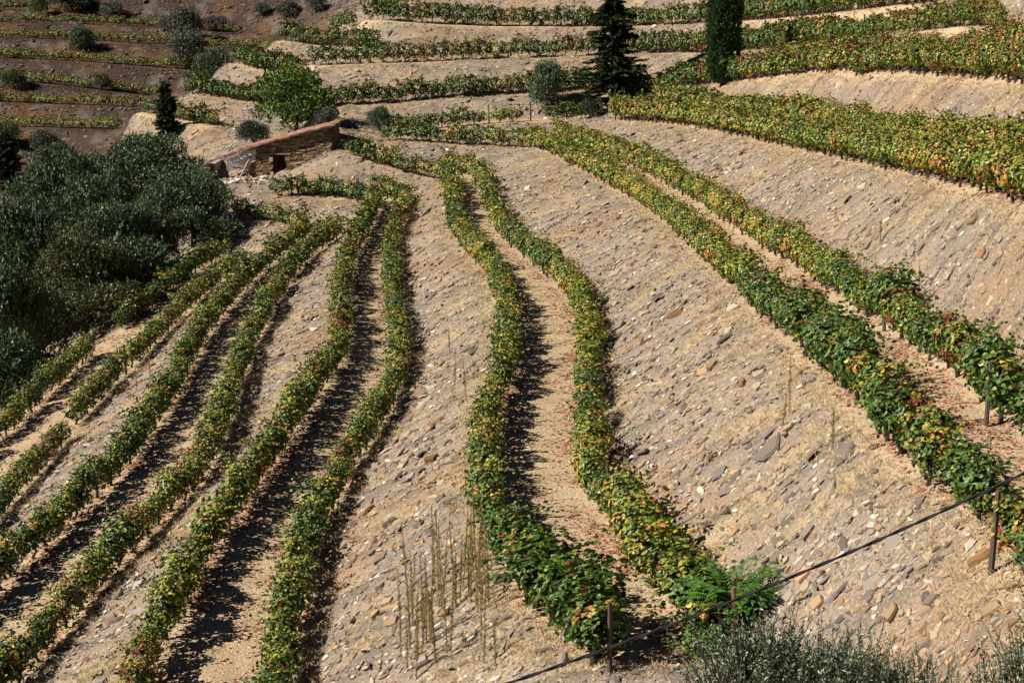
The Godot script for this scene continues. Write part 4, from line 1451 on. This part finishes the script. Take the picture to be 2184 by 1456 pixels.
func build_plants() -> void:
	rng.seed = 404
	var spots := []
	for k in 40:
		spots.append([rng.randf_range(-2.55, -0.55) + rng.randf_range(-0.2, 0.2), rng.randf_range(-36.4, -31.8), rng.randf_range(1.3, 2.5), rng.randf_range(0.0, 0.7)])
	spots.sort_custom(func(a, b): return a[0] / a[1] > b[0] / b[1])
	for k in spots.size():
		var q: Array = spots[k]
		weed("tall dry weed stalk, %s along the thicket beside the central terrace's outer row" % ordinal(k + 1), on_ground(q[0], q[1]), q[2], q[3], k)
	var lone := [
		[7.14, -38.4, 1.5, 0.3, "lone tall weed on the central bank below the green vines"],
		[7.39, -34.2, 1.0, 0.9, "leafy green weed on the central bank near the grey slabs"],
		[6.9, -37.9, 0.9, 0.1, "short brown weed beside the lone tall weed"],
		[-0.35, -31.2, 1.0, 1.0, "green leafy weed at the foot of the near vine"],
		[-0.62, -31.5, 1.3, 0.5, "weed between the near vine and the thicket"],
		[-2.2, -57.0, 1.2, 0.2, "brown weed high on the third bank, above its middle"],
		[-2.6, -63.0, 1.1, 0.6, "greenish weed high on the third bank, farthest up"],
		[-1.6, -52.5, 1.5, 0.2, "tall brown weed beside the central terrace's outer row"],
		[-17.0, -70.5, 1.4, 0.2, "dry weed on the bank above the lowest terrace"],
		[-17.3, -69.0, 1.2, 0.2, "shorter dry weed on the bank above the lowest terrace"],
		[13.0, -54.0, 0.9, 0.8, "green weed high on the bank under the gold leaved row"],
		[12.6, -47.0, 0.8, 0.8, "green weed on the bank at the frame's edge"],
	]
	for k in lone.size():
		var q: Array = lone[k]
		weed(q[4], on_ground(q[0], q[1]), q[2], q[3], 100 + k)
	# the fern-like clump of pinnate fronds behind its stake
	rng.seed = 505
	var at := on_ground(4.72, -30.75)
	var g := Geo.new()
	var st := Geo.new()
	for k in 72:
		var a := TAU * k / 13.3 + rng.randf_range(-0.2, 0.2)
		var len := rng.randf_range(0.9, 1.55)
		var rise := rng.randf_range(0.35, 1.3)
		var dir := Vector3(cos(a), 0, sin(a) * 0.8)
		var prev := Vector3(0, rng.randf_range(0.0, 0.45), 0)
		var foot := prev
		var tone := rng.randf_range(0.75, 1.3)
		for q in 22:
			var f := (q + 1) / 22.0
			var p := foot + dir * (len * f * 0.85) + Vector3(0, rise * len * (f - 0.62 * f * f) * 1.3, 0)
			var ax := (p - prev).normalized()
			var sd := ax.cross(Vector3.UP).normalized()
			if q > 2:
				for s in [-1, 1]:
					var out: Vector3 = (sd * s + ax * 0.55 + Vector3(0, -0.18, 0)).normalized()
					g.blade(p, out, out.cross(Vector3.UP).normalized(), 0.20 * sin(PI * clampf(f * 0.92 + 0.1, 0, 1)) + 0.04, 0.026, pick([Color(0.060, 0.150, 0.024), Color(0.085, 0.190, 0.030), Color(0.040, 0.105, 0.018)]) * tone)
			prev = p
		st.tube([foot, foot + dir * len * 0.42 + Vector3(0, rise * len * 0.45, 0), prev], [0.012, 0.008, 0.003], 4, Color(1, 1, 1))
	var o := thing("fern_clump", "bright green clump of feathery fronds behind a short wooden stake", "fern", at)
	part("stems", st.mesh(), M.bark, o)
	part("fronds", g.mesh(), M.leaf, o)
	# ivy-like undergrowth between the fern and the near olive
	var bush := Geo.new()
	for i in 900:
		var p := Vector3(rng.randfn(0, 0.42), absf(rng.randfn(0, 0.26)), rng.randfn(0, 0.4))
		var nor := (rdir() + Vector3(-0.3, 0.9, 0.3)).normalized()
		var d := rdir()
		d = (d - nor * d.dot(nor)).normalized()
		bush.leaf(p, d, nor, 0.085, 0.085, pick(GREENS))
	var bo := part("leafy_bush", bush.mesh(), M.leaf, self)
	bo.position = on_ground(4.3, -30.2)
	tag(bo, "low leafy green bush at the foot of the fern clump", "bush")
	var sg := Geo.new()
	sg.tube([Vector3(0, -0.2, 0), Vector3(0.01, 0.6, 0), Vector3(-0.03, 1.28, 0)], [0.052, 0.05, 0.047], 9, Color(1, 1, 1))
	var sm := mat("stake_wood", Color(0.34, 0.20, 0.11), 0.85)
	sm.albedo_texture = M.post_wood.albedo_texture
	sm.uv1_triplanar = true
	sm.uv1_scale = Vector3(6, 0.8, 6)
	var so := part("wooden_stake", sg.mesh(), sm, self)
	so.position = on_ground(4.62, -30.1)
	tag(so, "short reddish brown wooden stake standing before the fern clump", "stake")
	# a fresh yellow green shoot cluster on the third terrace's outer row
	var y := Geo.new()
	for i in 150:
		var nor := (rdir() + Vector3(-0.5, 0.8, 0.3)).normalized()
		var d := rdir()
		d = (d - nor * d.dot(nor)).normalized()
		y.leaf(Vector3(rng.randfn(0, 0.22), 0.95 + rng.randfn(0, 0.22), rng.randfn(0, 0.2)), d, nor, 0.13, 0.10, pick([Color(0.30, 0.40, 0.03), Color(0.22, 0.34, 0.03), Color(0.42, 0.46, 0.05)]))
	y.tube([Vector3(0, -0.05, 0), Vector3(0.02, 0.5, 0), Vector3(0, 1.0, 0)], [0.02, 0.015, 0.006], 5, Color(0.12, 0.10, 0.05))
	var yo := part("fresh_shoot", y.mesh(), M.leaf, self)
	yo.position = on_ground(-8.45, -57.3)
	tag(yo, "bright yellow green young shoot at the third terrace's outer row", "shoot")


func build_cable() -> void:
	# a twisted service line slung across the slope in front of the near vines
	var g := Geo.new()
	var n := 260
	for s in 2:
		var pts := []
		var rad := []
		for i in n + 1:
			var x := lerpf(-9.0, 15.0, float(i) / n)
			var p := Vector3(x, 14.9 + (x + 0.06) * 0.352 + 0.0134 * (x + 0.06) * (x - 5.4), -15.0 - (x + 0.06) * 0.18)
			var an := x * 11.0 + PI * s
			pts.append(p + Vector3(0, sin(an), cos(an)) * 0.010)
			rad.append(0.0125)
		g.tube(pts, rad, 6, Color(1, 1, 1))
	var o := part("overhead_cable", g.mesh(), M.rubber, self)
	tag(o, "black twisted overhead cable crossing in front of the near vines", "cable")


# ---------------------------------------------------------------- what covers the ground

func scatter_ground() -> void:
	rng.seed = 909
	var shapes := []
	for k in 5:
		shapes.append(flat_stone(500 + k, 0.16 + 0.06 * k, 5 + k % 3))
	var tuft := []
	for k in 4:
		var g := Geo.new()
		for i in 18:
			var a := rng.randf() * TAU
			var d := (Vector3(cos(a) * rng.randf_range(0.2, 1.3), 1.0, sin(a) * rng.randf_range(0.2, 1.3))).normalized()
			g.blade(Vector3(rng.randf_range(-0.07, 0.07), -0.02, rng.randf_range(-0.07, 0.07)), d, d.cross(rdir()).normalized(), rng.randf_range(0.08, 0.22), 0.0038, Color(1, 1, 1) * rng.randf_range(0.75, 1.1))
		tuft.append(g.mesh())
	var leaf := []
	for k in 3:
		var g := Geo.new()
		g.leaf(Vector3(0, 0.012, 0), Vector3(1, 0.1 * k, 0).normalized(), Vector3(0.1, 1, 0.15 * (k - 1)).normalized(), 0.11, 0.11, Color(1, 1, 1))
		leaf.append(g.mesh())
	var tones := [Color(0.25, 0.22, 0.205), Color(0.36, 0.285, 0.205), Color(0.34, 0.235, 0.15), Color(0.42, 0.38, 0.335), Color(0.15, 0.125, 0.115), Color(0.36, 0.30, 0.235), Color(0.55, 0.50, 0.44), Color(0.24, 0.15, 0.085), Color(0.30, 0.26, 0.225), Color(0.19, 0.155, 0.135), Color(0.40, 0.32, 0.23), Color(0.11, 0.09, 0.08), Color(0.26, 0.235, 0.23), Color(0.32, 0.28, 0.265)]
	var sx := [[], [], [], [], []]
	var sc := [[], [], [], [], []]
	var gx := [[], [], [], []]
	var gc := [[], [], [], []]
	var lx := [[], [], []]
	var lc := [[], [], []]
	var z := -20.0
	while z > -216.0:
		var d := -z
		var half := d * 0.345 + 1.5
		var n := int(2.0 * half * 140.0 * 30.0 / d)
		for i in n:
			var x := rng.randf_range(-half, half)
			var zz := z - rng.randf()
			if x < -24.0 and d < 116.0 and rng.randf() < 0.7:
				continue
			if d > 172.0 and x > -18.0:
				continue
			var b := grid_at(bm, x, zz)
			var pt := n_patch.get_noise_2d(x + 40.0, zz * 1.3)
			var grassy := clampf(pt * 3.0 - 0.4, 0, 0.7) + (0.75 if b > 0.10 and b < 0.85 else 0.0) + (0.18 if d > 100.0 and x > -20.0 else 0.0)
			if b > 0.8:
				grassy = 0.02
			var roll := rng.randf()
			if roll < grassy * 0.5:
				var k := rng.randi() % 4
				var s := rng.randf_range(0.5, 1.15) * (1.0 + d * 0.004)
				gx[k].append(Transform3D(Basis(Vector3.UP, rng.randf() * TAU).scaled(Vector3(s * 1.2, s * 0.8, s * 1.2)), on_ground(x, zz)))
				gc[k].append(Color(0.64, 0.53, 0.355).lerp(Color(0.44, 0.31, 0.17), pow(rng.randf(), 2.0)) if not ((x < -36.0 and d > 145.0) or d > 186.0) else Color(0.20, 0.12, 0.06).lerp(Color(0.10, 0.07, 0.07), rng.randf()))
			elif b < 0.8 or rng.randf() < 0.06:
				var k := rng.randi() % 5
				var s := 0.028 + 0.15 * pow(rng.randf(), 4.0)
				var bulky := rng.randf() < (0.045 if d < 65.0 else 0.03)
				if bulky:
					s = s * 1.4 + rng.randf_range(0.06, 0.2)
				s *= 1.0 + d * 0.006
				if b > 0.8:
					s *= 0.5
				var tilt := rng.randf_range(-0.35, 0.35) if rng.randf() < 0.8 and not bulky else rng.randf_range(-1.0, 1.0)
				var bs := lie_on(x, zz, tilt, rng.randfn(0.0, 0.75)) * Basis.from_scale(Vector3(s * rng.randf_range(0.8, 1.4), s * 0.9, s * rng.randf_range(0.9, 1.3)))
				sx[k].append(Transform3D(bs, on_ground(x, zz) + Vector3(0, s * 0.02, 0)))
				var q := n_patch.get_noise_2d(x * 0.6 + 91.0, zz * 0.6)
				var col: Color = tones[rng.randi() % tones.size()]
				if q > 0.2 and rng.randf() < 0.4:
					col = tones[2]
				if bulky and rng.randf() < 0.6:
					col = [tones[0], tones[7], tones[9], tones[4], tones[2]][rng.randi() % 5]
				var hill_tone := 1.0
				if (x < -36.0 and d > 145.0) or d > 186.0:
					hill_tone = 0.45  # same stone tones, made darker on the far hill
				sc[k].append(col * rng.randf_range(0.75, 1.15) * hill_tone)
		z -= 1.0
	# leaves shed under the rows
	for key in ROWS:
		if (key as String).begins_with("b"):
			continue
		var inner: bool = (key as String).ends_with("i")
		for p in row_points(key, 0.25):
			var s := seen_px(p)
			if s.z > 135.0 or absf(s.x) > 1.1 or absf(s.y) > 1.2:
				continue
			var much := 44 if s.z < 60.0 else 22
			for i in much:
				var x := p.x + rng.randfn(-0.45 if inner else 0.3, 0.42)
				var zz := p.z + rng.randf_range(-0.3, 0.3)
				if rng.randf() > 0.35 + 0.9 * n_patch.get_noise_2d(x * 2.0, zz * 2.0):
					continue
				var k := rng.randi() % 3
				lx[k].append(Transform3D(lie_on(x, zz, rng.randf_range(-0.3, 0.3), rng.randf() * TAU) * Basis.from_scale(Vector3.ONE * rng.randf_range(0.7, 1.25)), on_ground(x, zz) + Vector3(0, 0.015, 0)))
				lc[k].append([Color(0.34, 0.17, 0.12), Color(0.26, 0.11, 0.08), Color(0.40, 0.25, 0.16), Color(0.22, 0.13, 0.08)][rng.randi() % 4] * rng.randf_range(0.8, 1.2))
	# low red stonecrop creeping in streaks over the banks
	var rx := [[], [], [], []]
	var rc := [[], [], [], []]
	for q in [[4.85, -63.3, 1.0], [5.44, -64.6, 0.8], [6.12, -60.5, 0.7], [6.88, -64.4, 0.6], [4.93, -67.3, 0.8], [4.5, -70.4, 0.7], [-1.44, -56.1, 0.9], [5.9, -71.8, 0.6], [20.0, -65.4, 1.0], [20.6, -63.0, 0.8], [-28.5, -140.0, 1.3], [-30.5, -141.5, 1.5], [-24.0, -137.0, 1.2], [11.0, -56.0, 0.5]]:
		for i in 70:
			var t: float = rng.randfn(0.0, 0.5) * q[2]
			var x: float = q[0] + t * 0.9 + rng.randfn(0.0, 0.12)
			var zz: float = q[1] - t * 0.25 + rng.randfn(0.0, 0.18)
			var k := rng.randi() % 4
			var s := rng.randf_range(0.35, 0.7)
			rx[k].append(Transform3D(Basis(Vector3.UP, rng.randf() * TAU).scaled(Vector3(s * 1.3, s * 0.6, s * 1.3)), on_ground(x, zz)))
			rc[k].append(Color(0.20, 0.055, 0.05).lerp(Color(0.30, 0.12, 0.09), rng.randf()))
	for set_ in [["red_stonecrop", "low dark red herbs in streaks on the banks", "herbs", tuft, rx, rc, M.straw], ["shale_scree", "loose broken schist scattered over the terrace banks", "scree", shapes, sx, sc, M.shard], ["dry_grass", "straw coloured dry grass on the banks and bench edges", "grass", tuft, gx, gc, M.straw], ["fallen_leaves", "reddish fallen vine leaves lying along the rows", "leaves", leaf, lx, lc, M.straw]]:
		var o := Node3D.new()
		o.name = set_[0]
		add_child(o)
		o.set_meta("kind", "stuff")
		o.set_meta("label", set_[1])
		o.set_meta("category", set_[2])
		for k in set_[3].size():
			many({"shale_scree": "shard", "dry_grass": "tuft", "red_stonecrop": "tuft"}.get(set_[0], "leaf"), set_[3][k], set_[6], set_[4][k], set_[5][k], o)
		print(set_[0], " ", set_[4][0].size() * set_[3].size())
